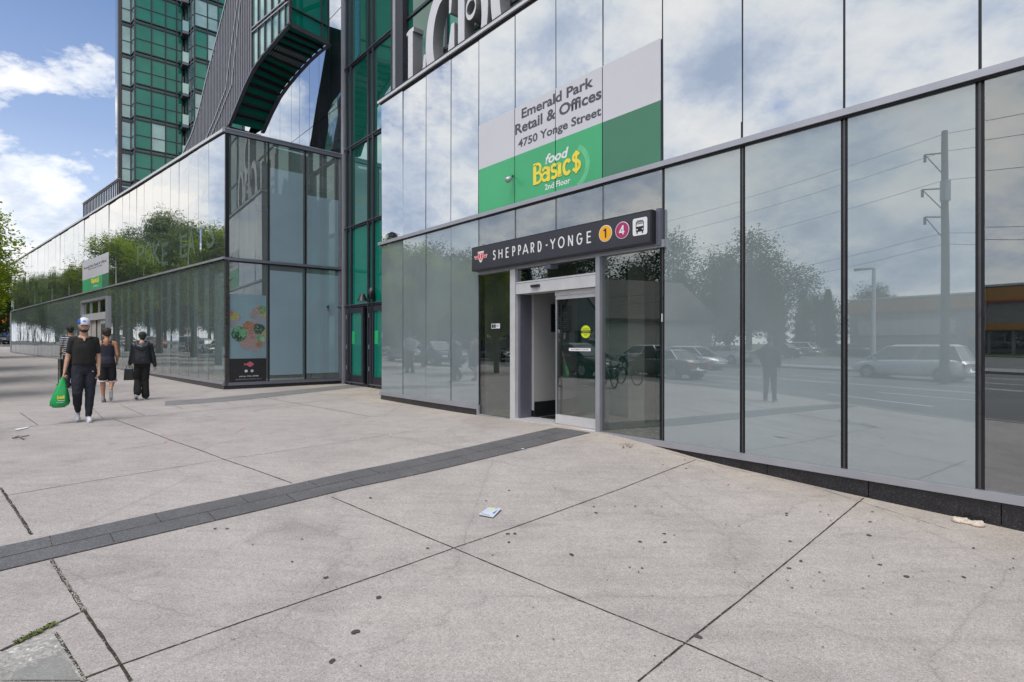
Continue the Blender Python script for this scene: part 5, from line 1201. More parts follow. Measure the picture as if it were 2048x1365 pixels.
cars = [('van', 'white', 1822, 28, 1, 'white minivan on the near lane, large in the reflection right of the entrance'), ('sedan', 'white', 1450, 44, 1, 'white hatchback saloon in the reflection just right of the entrance'),
        ('sedan', 'black', 880, 34, -1, 'dark saloon reflected in the pane left of the entrance'), ('sedan', 'grey', 815, 36, -1, 'dark grey saloon with lit tail lamp reflected at the left end of the glass front'), ('hatch', 'silver', 1600, 62, 1, 'silver hatchback behind the white saloon in the parking lot'),
        ('sedan', 'blue', 1560, 56, 1, 'navy saloon in the parking lot row'), ('sedan', 'grey', 1700, 60, 1, 'grey saloon parked in front of the retail store'), ('hatch', 'white', 1290, 40, 1, 'white hatchback passing behind the bicycles'), ('sedan', 'silver', 2030, 58, 1, 'silver saloon parked at the store door'), ('sedan', 'black', 1150, 24, -1, 'black saloon waiting beyond the kerb, reflected in the sliding door')]
road_dir = math.atan2(US[1], US[0])
for kind, c, px, zv, dr, lab in cars:
    o = car(kind, c, lab); p = mirror1(px, zv); w = p@NS; z = H1(*p)-(.13 if w < -2.8 and w > -22.5 else 0)
    o.location = (p[0], p[1], z); o.rotation_euler = (0, 0, road_dir+(0 if dr > 0 else math.pi)); o['group'] = 'cars on the street and lot behind the viewer'
nrow = 0
protoc = {}
for i in range(16):
    s, w = 17+i*5.9+R.uniform(-.6, .6), (-5.0 if i % 3 else -16.8); kind, c = (('sedan', 'grey'), ('hatch', 'white'), ('sedan', 'silver'), ('van', 'black'), ('sedan', 'blue'), ('hatch', 'red'))[i % 6]
    w = (-8.2, -17.2, -8.0)[i % 3]
    p = SW(s, w); o = car(kind, c, '%s %s in the street traffic, %s along the row toward the far left' % (c, {'sedan': 'saloon', 'hatch': 'hatchback', 'van': 'minivan'}[kind], ('first', 'second', 'third', 'fourth', 'fifth', 'sixth', 'seventh', 'eighth', 'ninth', 'tenth', 'eleventh', 'twelfth', 'thirteenth', 'fourteenth', 'fifteenth', 'sixteenth')[i]))
    o.location = (p[0], p[1], H1(*p)-.13); o.rotation_euler = (0, 0, road_dir+(math.pi if i % 2 else 0)); o['group'] = 'cars in the street traffic'
for px, zz_, c, lab, kd in ((12, 70, 'blue', 'dark blue van at the far left edge of the picture', 'van'), (22, 66, 'black', 'black saloon below the dark blue van at the far left', 'sedan')):
    o = car(kd, c, lab); X = (px-CX)/F*zz_; o.location = (X, zz_, CAMZ-(688.5-HY)/F*zz_); o.rotation_euler = (0, 0, road_dir+2.5)
# ---------------- things across the street, seen in the glass ----------------
M['brickw'] = pmat('store_brick', (.30, .27, .25), .8, 0, .12, 4); M['orange'] = pmat('orange_fascia', (.50, .22, .03), .5, 0, .05); M['redband'] = pmat('red_band', (.45, .05, .03), .5); M['roofing'] = pmat('roof_shingle', (.10, .09, .085), .9, 0, .2, 8); M['siding'] = pmat('house_siding', (.52, .50, .46), .8, 0, .06, 5)
def local_frame(p, ang): return lambda u, v, z: (p[0]+u*math.cos(ang)-v*math.sin(ang), p[1]+u*math.sin(ang)+v*math.cos(ang), z)
pst = mirror1(1990, 52); ang = road_dir
fr = local_frame(pst, ang)
# outward (towards camera) is the +NS side; v axis = left normal of US direction
vs = 1 if np.dot(np.array([-math.sin(ang), math.cos(ang)]), NS) > 0 else -1
st_ = thing('store_building', 'flat roofed store with orange fascia and red stripe, reflected in the right panes', 'building', (pst[0], pst[1], H1(*pst)))
zg = H1(*pst)-.2
def fbox(u0, u1, v0, v1, z0, z1, mat, name, parent):
    mb = MB(); v0, v1 = v0*vs, v1*vs; mb.hexa([fr(u0, v0, z0), fr(u1, v0, z0), fr(u1, v1, z0), fr(u0, v1, z0), fr(u0, v0, z1), fr(u1, v0, z1), fr(u1, v1, z1), fr(u0, v1, z1)]); return mb.build(name, mat, parent)
fbox(-16, 13, -14, 0, zg, zg+6.6, M['brickw'], 'wall', st_); fbox(-16.1, 13.1, -.1, .25, zg+5.3, zg+6.5, M['orange'], 'fascia', st_); fbox(-16.1, 13.1, .26, .3, zg+5.1, zg+5.28, M['redband'], 'stripe', st_); fbox(-16.2, 13.2, -14.1, .3, zg+6.6, zg+6.8, M['alu_white'], 'parapet', st_)
fbox(-9, 2, .02, .4, zg+2.5, zg+3.1, M['orange'], 'awning', st_)
for k in range(6): fbox(-8.5+k*1.8, -7.0+k*1.8, .01, .06, zg+.3, zg+2.4, M['carglass'], 'window', st_)
fbox(3, 12, .01, .25, zg+2.7, zg+4.3, M['siding'], 'panel', st_)
# utility pole
pp = mirror1(1889, 25); zg2 = H1(*pp); up = thing('utility_pole', 'tall wooden utility pole with cable brackets, seen reflected in the right pane', 'pole', (pp[0], pp[1], zg2))
ptop = 1.4+ (686-262)/F*25
mb = MB(); mb.tube([(pp[0], pp[1], zg2-.3), (pp[0]+.05, pp[1], zg2+5), (pp[0]+.12, pp[1]+.05, ptop)], [.19, .16, .12], 12); mb.build('shaft', M['wood'], up, True)
mb = MB()
for z, l in ((ptop-1.0, .8), (ptop-2.6, .9), (ptop-3.9, .8)):
    q = (pp[0]+.1, pp[1], z); e = (pp[0]+.1+US[0]*l, pp[1]+US[1]*l, z+.15); mb.tube([q, e], .035, 6); mb.tube([(pp[0]+.1, pp[1], z-1.1), e], .025, 6); mb.tube([e, (e[0], e[1], e[2]-.35)], .06, 8)
mb.build('bracket', M['paintdark'], up)
mb = MB(); mb.tube([(pp[0]+.25, pp[1]+.1, ptop-3.2), (pp[0]+.25, pp[1]+.1, ptop-2.3)], .2, 12); mb.build('canister', M['alu'], up)
pl2 = pp+US*38; pl3 = pp-US*32
for i, z in enumerate((ptop-.1, ptop-.9, ptop-2.2, ptop-4.6, ptop-5.1)):
    cb = MB(); pts = []
    for q0, q1 in ((pl3, pp), (pp, pl2)):
        for k in range(15): f_ = k/14; pts.append((q0[0]+(q1[0]-q0[0])*f_, q0[1]+(q1[1]-q0[1])*f_, z+.0-4*f_*(1-f_)*(.9+.15*i)))
    cb.tube(pts, .011, 5); o = cb.build('overhead_cable', M['gasket']); tag(o, 'thin black overhead cable on the utility pole, %s from the top' % ('first', 'second', 'third', 'fourth', 'lowest')[i], 'cable', 'overhead cables')
for i, q in enumerate((pl2, pl3)):
    mb = MB(); z = H1(*q); mb.tube([(q[0], q[1], z-.3), (q[0], q[1], ptop)], [.22, .15], 10); o = mb.build('utility_pole', M['wood']); tag(o, 'plain wooden utility pole at the %s end of the cables' % ('far' if i == 0 else 'near'), 'pole')
ls_ = mirror1(1748, 40); zg3 = H1(*ls_); sl_ = thing('street_lamp', 'pale street lamp with a flat head, seen reflected left of the utility pole', 'street lamp', (ls_[0], ls_[1], zg3)); zt_ = 1.4+(686-535)/F*40
mb = MB(); mb.tube([(ls_[0], ls_[1], zg3-.1), (ls_[0], ls_[1], zt_)], [.17, .12], 10); mb.build('post', M['alu_white'], sl_); mb = MB(); e = (ls_[0]+US[0]*1.3, ls_[1]+US[1]*1.3, zt_+.05); mb.tube([(ls_[0], ls_[1], zt_), e], [.07, .14], 8); mb.build('head', M['alu'], sl_)
# gabled house
ph = mirror1(1262, 47); frh = local_frame(ph, road_dir+.25); hs = thing('gabled_house', 'pale gabled house across the street, seen reflected in the side light', 'house', (ph[0], ph[1], H1(*ph))); z0 = H1(*ph)-.2
mb = MB(); mb.hexa([frh(-4.5, -5, z0), frh(4.5, -5, z0), frh(4.5, 5, z0), frh(-4.5, 5, z0), frh(-4.5, -5, z0+3.6), frh(4.5, -5, z0+3.6), frh(4.5, 5, z0+3.6), frh(-4.5, 5, z0+3.6)]); mb.poly([frh(-4.5, 5, z0+3.6), frh(4.5, 5, z0+3.6), frh(0, 5, z0+6.8)]); mb.poly([frh(-4.5, -5, z0+3.6), frh(4.5, -5, z0+3.6), frh(0, -5, z0+6.8)]); mb.build('wall', M['siding'], hs)
mb = MB()
for s_ in (-1, 1): mb.hexa([frh(s_*5.0, -5.4, z0+3.25), frh(s_*5.0, 5.4, z0+3.25), frh(0, 5.4, z0+6.82), frh(0, -5.4, z0+6.82), frh(s_*5.0, -5.4, z0+3.5), frh(s_*5.0, 5.4, z0+3.5), frh(0, 5.4, z0+7.05), frh(0, -5.4, z0+7.05)])
mb.build('roof', M['roofing'], hs)
for u in (-2.6, 0, 2.4):
    for v in (-5.03, 5.03): mb = MB(); mb.quad(frh(u-.6, v, z0+1.2), frh(u+.6, v, z0+1.2), frh(u+.6, v, z0+2.6), frh(u-.6, v, z0+2.6)); mb.build('window', M['carglass'], hs)
# bicycles at a rack, just out of frame on the left
M['bikeframe'] = pmat('bicycle_paint', (.05, .06, .08), .35, .4)
def bike(p, rz, label, col):
    root = thing('bicycle', label, 'bicycle', (0, 0, 0)); r = .34
    for x in (-.52, .53):
        mb = MB(); mb.tube([(x+r*math.cos(a), 0, r+r*math.sin(a)) for a in [2*math.pi*i/24 for i in range(25)]], .018, 6, cap=False); w_ = mb.build('wheel', M['tyre'], root)
        mb = MB()
        for i in range(12): a = 2*math.pi*i/12; mb.tube([(x, 0, r), (x+.32*math.cos(a), 0, r+.32*math.sin(a))], .003, 4)
        mb.build('spokes', M['rim'], w_)
    mb = MB(); A_, B2, C_, D_ = (-.52, 0, .34), (-.06, 0, .30), (-.20, 0, .80), (.36, 0, .82)
    for q in ((A_, B2), (A_, C_), (B2, C_), (B2, D_), (C_, D_), (D_, (.53, 0, .34)), (C_, (-.23, 0, .93)), (D_, (.33, 0, .98))): mb.tube(q, .017, 6)
    mb.build('frame', col, root); mb = MB(); mb.tube([(.37, -.28, 1.0), (.33, -.1, .99), (.33, .1, .99), (.37, .28, 1.0)], .013, 6); mb.build('handlebar', M['paintdark'], root)
    mb = MB(); mb.ball((-.23, 0, .96), (.14, .07, .035)); mb.build('saddle', M['black'], root); root.location = (p[0], p[1], H1(*p)); root.rotation_euler = (0, 0, rz); return root
for i, (p, a, lab) in enumerate((((-8.3, 8.15), .4, 'black bicycle at the rack, nearest to the entrance in the reflection'), ((-9.1, 8.5), .9, 'dark bicycle leaning in the middle of the rack'), ((-9.6, 7.4), .2, 'grey bicycle at the far side of the rack'))):
    b = bike(p, a+road_dir, lab, M['bikeframe']); b['group'] = 'bicycles at the rack'
# traffic signal far left
M['sigyel'] = pmat('signal_yellow', (.62, .28, .01), .5, 0, .05)
ml_, tl_, _o = newmat('lit_amber_lens'); em = N(tl_, 'ShaderNodeEmission'); V(em, 0, (1, .18, .03, 1)); V(em, 1, 2.2); L(tl_, em.outputs[0], _o.inputs[0])
def signal(P, label, rz):
    root = thing('traffic_signal', label, 'traffic light', P); mb = MB(); mb.box(P[0]-.19, P[0]+.19, P[1]-.12, P[1]+.12, P[2]-.5, P[2]+.55); mb.build('housing', M['sigyel'], root)
    for k, m in ((-.33, ml_), (.03, M['black']), (.38, M['black'])): mb = MB(); mb.tube([(P[0], P[1]-.121, P[2]+k), (P[0], P[1]-.15, P[2]+k)], .13, 14); mb.build('lens', m, root)
    mb = MB(); mb.box(P[0]-.3, P[0]+.3, P[1]+.121, P[1]+.14, P[2]-.6, P[2]+.65); mb.build('backplate', M['black'], root); mb = MB(); mb.tube([(P[0], P[1]+.2, P[2]+.3), (P[0]-1.5, P[1]+.4, P[2]+.7), (P[0]-3, P[1]+.5, P[2]+.8)], .06, 8); mb.tube([(P[0]-3, P[1]+.5, P[2]-4.5), (P[0]-3, P[1]+.5, P[2]+1.5)], .11, 8); mb.build('mast', M['alu'], root); return root
Zs = 62.; signal(((9-CX)/F*Zs, Zs, CAMZ+(HY-637)/F*Zs), 'orange yellow traffic signal with a lit lower lens at the far left edge', 0)
# ---------------- people ----------------
def remesh(mb, name, mat, parent, vox, smooth=2, noise_amt=0., ns=9., seed=0, dec=None):
    me = bpy.data.meshes.new(name); me.from_pydata(mb.v, [], mb.f); o = bpy.data.objects.new('tmp', me); COL.objects.link(o)
    m = o.modifiers.new('r', 'REMESH'); m.mode = 'VOXEL'; m.voxel_size = vox; m.use_smooth_shade = True
    if smooth: s = o.modifiers.new('s', 'SMOOTH'); s.factor = .5; s.iterations = smooth
    dg = bpy.context.evaluated_depsgraph_get(); r = bpy.data.meshes.new_from_object(o.evaluated_get(dg)); bpy.data.objects.remove(o); bpy.data.meshes.remove(me)
    if noise_amt:
        from mathutils import noise as mn
        for v in r.vertices:
            p = v.co*ns+Vector((seed, seed*.7, 0)); k = mn.noise(Vector((p.x, p.y, p.z*.55)))+.5*mn.noise(p*2.3); k = max(k, -.25); v.co += v.normal*k*noise_amt
    r.name = name; r.materials.clear()
    for q in (mat if isinstance(mat, (list, tuple)) else [mat]): r.materials.append(q)
    r.polygons.foreach_set('use_smooth', [True]*len(r.polygons)); ob = bpy.data.objects.new(name, r); COL.objects.link(ob); par(ob, parent); return ob
def cap(mb, pts, rad, k=14):
    """round ended tapering limb through the given joints"""
    P = [Vector(p) for p in pts]; r = list(rad); q = [P[0]]; rr = [r[0]]
    for i in range(len(P)-1):
        for j in range(1, 5): f_ = j/4; q.append(P[i].lerp(P[i+1], f_)); rr.append(r[i]+(r[i+1]-r[i])*(f_*f_*(3-2*f_)) if not isinstance(r[i], tuple) else tuple(r[i][c]+(r[i+1][c]-r[i][c])*f_ for c in (0, 1)))
    mb.tube(q, rr, k)
    for p, a in ((P[0], r[0]), (P[-1], r[-1])): a = a if not isinstance(a, tuple) else min(a); mb.ball(p, a*.985)
    for p, a in zip(P[1:-1], r[1:-1]): a = a if not isinstance(a, tuple) else min(a); mb.ball(p, a*1.0)
def loft(mb, rings, k=22):
    """rings: (x,y,z,rx,ry) closed body of ellipses, resampled smoothly"""
    out = []
    for i in range(len(rings)-1):
        a, b = rings[i], rings[i+1]
        for j in range(4): f_ = j/4; g = f_*f_*(3-2*f_); out.append(tuple(a[c]+(b[c]-a[c])*(g if c > 2 else f_) for c in range(5)))
    out.append(rings[-1]); base = len(mb.v)
    for x, y, z, rx, ry in out:
        for j in range(k):
            t = 2*math.pi*j/k; c, s = math.cos(t), math.sin(t); e = .86; mb.v.append((x+rx*math.copysign(abs(c)**e, c), y+ry*math.copysign(abs(s)**e, s), z))
    for i in range(len(out)-1):
        for j in range(k): mb.f.append((base+i*k+j, base+i*k+(j+1) % k, base+(i+1)*k+(j+1) % k, base+(i+1)*k+j)); mb.mi.append(0)
    mb.f.append(tuple(base+j for j in reversed(range(k)))); mb.f.append(tuple(base+(len(out)-1)*k+j for j in range(k))); mb.mi += [0, 0]
def hand(mb, wr, el, palm_n, curl=.6, s=1., thumb_side=1):
    """palm and five fingers continuing the forearm; palm_n = palm facing direction"""
    wr, el = Vector(wr), Vector(el); d = (wr-el).normalized(); n = Vector(palm_n); n = (n-d*n.dot(d)).normalized(); sd = d.cross(n)*thumb_side
    pc = wr+d*.045*s
    mb.tube([wr-d*.01, wr+d*.03*s, wr+d*.085*s], [(.026*s, .020*s), (.038*s, .019*s), (.042*s, .016*s)], 10) if False else None
    for k in range(5): q = wr+d*(.012+.018*k)*s; mb.ball(q, .021*s)
    for k, (o, l) in enumerate(((.031, .070), (.0105, .078), (-.0105, .072), (-.030, .056))):
        b = wr+d*.085*s+sd*o*s; cap(mb, [wr+d*.02*s+sd*o*.5*s, b], [.015*s, .0115*s], 8); a = curl*(.9+.1*k)
        d1 = (d*math.cos(a)+n*math.sin(a)); p1 = b+d1*l*.5*s; d2 = (d*math.cos(a*1.9)+n*math.sin(a*1.9)); p2 = p1+d2*l*.32*s; d3 = (d*math.cos(a*2.6)+n*math.sin(a*2.6)); p3 = p2+d3*l*.26*s
        cap(mb, [b, p1, p2, p3], [.0105*s, .0095*s, .0088*s, .0075*s], 8)
    t0 = wr+d*.03*s+sd*.022*s; t1 = t0+(d*.6+sd*.75+n*.25).normalized()*.034*s; t2 = t1+(d*.85+sd*.2+n*.5).normalized()*.028*s; cap(mb, [t0, t1, t2], [.014*s, .011*s, .009*s], 8)
def head(mb, c, yaw=0, s=1., face=True):
    c = Vector(c)
    def P(x, y, z): return c+Vector((x*math.cos(yaw)-y*math.sin(yaw), x*math.sin(yaw)+y*math.cos(yaw), z))*s
    mb.ball(P(0, -.012, .025), Vector((.076, .092, .10))*s, 0, 20, 14); mb.ball(P(0, .018, -.03), Vector((.062, .072, .085))*s, 0, 18, 12); mb.ball(P(0, .045, -.085), Vector((.034, .032, .030))*s)
    for sx in (-1, 1): mb.ball(P(sx*.074, -.012, -.005), Vector((.012, .018, .030))*s, 0, 10, 8); mb.ball(P(sx*.042, .052, -.03), Vector((.024, .022, .024))*s, 0, 10, 8)
    cap(mb, [P(0, .080, .012), P(0, .102, -.026)], [.010*s, .015*s], 10); mb.ball(P(0, .086, -.055), Vector((.024, .014, .010))*s, 0, 10, 8); mb.ball(P(0, .070, .030), Vector((.050, .022, .012))*s, 0, 12, 8)
    return P
SK = {'light': pmat('skin_light', (.46, .27, .19), .55, 0, .08, 14), 'tan': pmat('skin_tan', (.38, .19, .105), .5, 0, .08, 14)}
M['tee'] = pmat('black_cotton', (.010, .010, .011), .9, 0, .2, 30); M['navy'] = pmat('navy_fleece', (.012, .014, .024), .9, 0, .2, 25); M['hairb'] = pmat('dark_brown_hair', (.022, .013, .010), .6, 0, .4, 60, .8, 220); M['hairk'] = pmat('black_hair', (.008, .007, .008), .6, 0, .3, 60, .8, 220)
M['shoew'] = pmat('white_trainer', (.55, .54, .60), .6, 0, .06, 30); M['shoeg'] = pmat('grey_trainer', (.20, .20, .21), .7, 0, .3, 60); M['sole'] = pmat('rubber_sole', (.42, .42, .42), .7); M['cape'] = pmat('white_cap', (.62, .64, .72), .8, 0, .03); M['capb'] = pmat('blue_cap', (.02, .09, .42), .8)
M['tank'] = pmat('navy_tank_jersey', (.016, .017, .035), .85, 0, .15, 30); M['shorts'] = pmat('black_mesh_shorts', (.008, .008, .012), .8); M['hem'] = pmat('white_pink_hem', (.62, .50, .50), .8); M['puffer'] = pmat('black_quilted_nylon', (.013, .015, .022), .42, 0, .2, 20); M['blackcloth'] = pmat('black_cloth', (.009, .009, .010), .9)
M['bagl'] = pmat('black_leather', (.010, .010, .011), .35)
def shoe(mb, heel, toe, upn=(0, 0, 1), w=.046, h=.055, solemb=None):
    heel, toe, upn = Vector(heel), Vector(toe), Vector(upn).normalized(); d = toe-heel; l = d.length; d.normalize()
    P = [heel+d*l*f_+upn*z for f_, z in ((.06, .045), (.3, .05), (.55, .042), (.8, .034), (.95, .028))]; cap(mb, P, [.040, .043, .042, .044, .030], 12); cap(mb, [heel+d*l*.10+upn*.045, heel+d*l*.16+upn*.095], [.040, .040], 12)
    if solemb is not None:
        sd = d.cross(upn); pts = []
        for f_, ww in ((0, .026), (.03, .036), (.25, .038), (.5, .037), (.75, .047), (.92, .040), (1, .018)): pts.append((f_, ww))
        out = [(f_, ww) for f_, ww in pts]+[(f_, -ww) for f_, ww in reversed(pts)]
        solemb.prism(out, lambda u, v, q: heel+d*l*u+sd*v+upn*q, 0.0, .026)
def figure(name, label, foot_px, px_h, skin, build, rz, H_=1.75, group=None, at=None, kx=.88):
    """build(mbs, root) works in metres, figure faces +Y before turning; origin between the feet"""
    p = onground(*foot_px) if at is None else np.array(at); root = thing(name, label, 'person', (0, 0, 0)); build(root); slim(root, kx)
    sc = 1. if at is not None else px_h/F*p[1]/H_; root.scale = (sc,)*3; root.rotation_euler = (0, 0, rz); root.location = (p[0], p[1], H1(*p)+.006); return root
def slim(root, k, kh=1.):
    for ch in root.children_recursive:
        if ch.type != 'MESH': continue
        for v in ch.data.vertices:
            f_ = min(1, max(0, (v.co.z-1.40)/.12)); v.co.x *= k+(1-k)*f_
def leg(mb, hip, knee, ank, r=(.088, .066, .042), k=14):
    hip, knee, ank = Vector(hip), Vector(knee), Vector(ank); calf = knee.lerp(ank, .3)
    cap(mb, [hip, hip.lerp(knee, .5), knee, calf, knee.lerp(ank, .7), ank], [r[0], r[0]*.9, r[1], r[1]*.93, r[1]*.66, r[2]], k)
# --- man in black tee ---
def b1(root):
    # faces +Y; his bag side is local +X (left in the picture)
    body = MB()
    loft(body, [(0, -.01, .86, .160, .115), (0, -.01, .95, .180, .130), (0, .0, 1.08, .180, .125), (0, .0, 1.25, .190, .120), (0, -.01, 1.38, .180, .100), (0, -.015, 1.45, .105, .070), (0, -.005, 1.49, .060, .058)])
    cap(body, [(0, -.01, 1.44), (0, .01, 1.54)], [.068, .062]); P = head(body, (0, .025, 1.645), 0)
    sh = {1: (.188, -.01, 1.375), -1: (-.188, -.01, 1.375)}; el = {1: (.262, -.03, 1.10), -1: (-.245, -.01, 1.10)}; wr = {1: (.315, .045, .865), -1: (-.240, .085, .88)}
    for s in (1, -1): cap(body, [sh[s], el[s], wr[s]], [.054, .047, .029]); cap(body, [(s*.06, -.02, 1.385), (s*.12, -.02, 1.36), sh[s]], [.032, .036, .046])
    hand(body, wr[1], el[1], (-1, .1, 0), 1.15, 1.08, -1); hand(body, wr[-1], el[-1], (1, .2, 0), .45, 1.08, 1)
    hipL, hipR = (.10, 0, .90), (-.10, 0, .90); kL, kR = (.115, .12, .49), (-.095, .06, .50); aL, aR = (.095, -.12, .165), (-.065, .10, .09)
    leg(body, hipL, kL, aL); leg(body, hipR, kR, aR); remesh(body, 'body', SK['light'], root, .0075, 2)
    sh_ = MB(); loft(sh_, [(0, -.01, .955, .198, .150), (0, 0, 1.0, .202, .156), (0, .005, 1.10, .196, .152), (0, .005, 1.26, .202, .142), (0, -.01, 1.36, .197, .130), (0, -.015, 1.42, .152, .104), (0, -.014, 1.445, .100, .078)])
    for s in (1, -1): cap(sh_, [(s*.07, -.012, 1.405), (s*.13, -.012, 1.392), sh[s], Vector(sh[s]).lerp(Vector(el[s]), .62)], [.066, .074, .074, .066])
    remesh(sh_, 'shirt', M['tee'], root, .009, 1, .010, 8, 3)
    nk = MB(); nk.ball((0, .040, 1.438), (.060, .060, .030), 0, 16, 8); nk.tube([(0, .085, 1.435), (0, .128, 1.378)], [(.036, .018), (.006, .010)], 12); remesh(nk, 'neckline_skin', SK['light'], root, .006, 1)
    tr = MB(); loft(tr, [(0, -.01, .80, .170, .130), (0, -.012, .88, .192, .148), (0, -.01, .96, .190, .145), (0, -.01, 1.0, .185, .14)])
    for h, k, a in ((hipL, kL, aL), (hipR, kR, aR)):
        h, k, a = Vector(h), Vector(k), Vector(a); cap(tr, [h, h.lerp(k, .5), k, k.lerp(a, .5), k.lerp(a, .82), k.lerp(a, .95)], [.115, .110, .088, .078, .062, .052])
    remesh(tr, 'trousers', M['navy'], root, .010, 1, .016, 7, 8)
    sl = MB(); s1 = MB(); shoe(s1, (aR[0], aR[1]-.085, 0), (aR[0]-.015, aR[1]+.20, 0), solemb=sl); shoe(s1, (aL[0], aL[1]-.085, .085), (aL[0]+.01, aL[1]+.175, .005), (0, .28, 1), solemb=sl); o = remesh(s1, 'trainers', M['shoew'], root, .007, 1); sl.build('soles', M['cape'], o)
    cp = MB(); c = P(0, -.008, .055); cp.ball(c, (.090, .104, .092), 0, 20, 12); oc = remesh(cp, 'cap', [M['cape'], M['capb']], root, .009, 1)
    for v in oc.data.vertices:
        if v.co.z < c.z-.03: v.co.z = c.z-.03
    for f_ in oc.data.polygons: f_.material_index = 1 if (f_.center.y < c.y-.01 and abs(f_.center.x) > .02) or f_.center.x > .052 else 0
    bm_ = MB(); bm_.prism([(-.072, .07), (-.06, .135), (-.03, .165), (.03, .165), (.06, .135), (.072, .07)], lambda u, v, h: (c.x+u, c.y+v, c.z-.028+h-abs(u)*.25), 0, .007); bm_.build('cap_brim', M['cape'], oc)
    rib2 = MB(); rib2.ball((c.x-.0, c.y+.098, c.z+.022), (.022, .007, .013)); rib2.build('cap_badge', M['capb'], oc)
    bd = MB(); bd.ball(P(0, .046, -.088), (.050, .044, .032)); bd.ball(P(-.045, .02, -.065), (.018, .03, .035)); bd.ball(P(.045, .02, -.065), (.018, .03, .035)); remesh(bd, 'beard', M['hairk'], root, .007, 1)
    hr = MB()
    for s in (-1, 1): hr.ball(P(s*.070, -.03, .015), (.012, .035, .03))
    hr.ball(P(0, -.075, -.01), (.06, .03, .045)); remesh(hr, 'hair', M['hairk'], root, .008, 1)
    lg = MB(); lg.ball((-.135, .150, .86), (.012, .004, .007)); lg.build('logo', M['white'], root)
    for s in (-1, 1): ey = MB(); ey.ball(P(s*.031, .079, .005), (.012, .006, .006)); ey.build('eye', M['hairk'], root)
pm = onground(168, 843)
rz1 = math.atan2(-pm[1], -pm[0])-math.pi/2+.06
man = figure('person', 'man in black tee, navy joggers and white cap walking toward the viewer', (168, 843), 203, 'light', b1, rz1, 1.755, kx=.83)
# green plastic bag in his right hand
def fig_pt(root, p): return world_of(root) @ Vector(p)
hb = fig_pt(man, (.278, .06, .79)); gb = thing('plastic_bag', 'full green plastic grocery bag carried by the man in the black tee', 'bag', hb)
M['bagg'] = pmat('green_plastic_film', (.012, .34, .09), .30, 0, .15, 6, .5, 25)
sc_ = man.scale.x
mb = MB(); rg_ = []
ux = Vector((math.cos(rz1), math.sin(rz1), 0)); uy = Vector((-math.sin(rz1), math.cos(rz1), 0))
prof = [(0, .015, .02), (-.05, .03, .03), (-.12, .048, .045), (-.22, .082, .075), (-.34, .112, .095), (-.43, .132, .10), (-.48, .122, .09), (-.525, .075, .06)]
bo = .035; k = 26; vv = []
for i, (z, rx, ry) in enumerate(prof):
    for j in range(k):
        t = 2*math.pi*j/k; w = 1+.10*math.sin(5*t+i)*(.5 if i > 4 else 1)+.05*math.sin(9*t+2*i); cxx = bo*(-z/.5)*1.6
        vv.append(hb+ux*(cxx+rx*math.copysign(abs(math.cos(t))**.8, math.cos(t))*w)*sc_+uy*(ry*math.sin(t)*w)*sc_+Vector((0, 0, z*sc_)))
mb.v = [tuple(v) for v in vv]
for i in range(len(prof)-1):
    for j in range(k): mb.f.append((i*k+j, i*k+(j+1) % k, (i+1)*k+(j+1) % k, (i+1)*k+j)); mb.mi.append(0)
mb.f.append(tuple((len(prof)-1)*k+j for j in range(k))); mb.mi.append(0)
mb.build('bag_body', M['bagg'], gb, True)
class PF:      # small printing frame on the front of the bag
    def __init__(s, o, r, n): s.o_, s.r_, s.n_ = o, r, n; s.o = np.array([n.x, n.y]); s.r = np.array([r.x, r.y])
    def W(s, a, z, d=0): return s.o_+s.r_*a+Vector((0, 0, z))+s.n_*d
pfm = PF(hb+ux*(bo*1.1*sc_), ux, uy)
text(pfm, 'Basic$', -.05, .05, -.37*sc_, .055, .108*sc_, M['yellow'], 'lettering', gb, .05)
plate(pfm, -.055, .04, -.405*sc_, -.395*sc_, .110*sc_, M['white'], 'print_line', gb); plate(pfm, -.045, .06, -.435*sc_, -.430*sc_, .110*sc_, M['white'], 'print_line', gb)
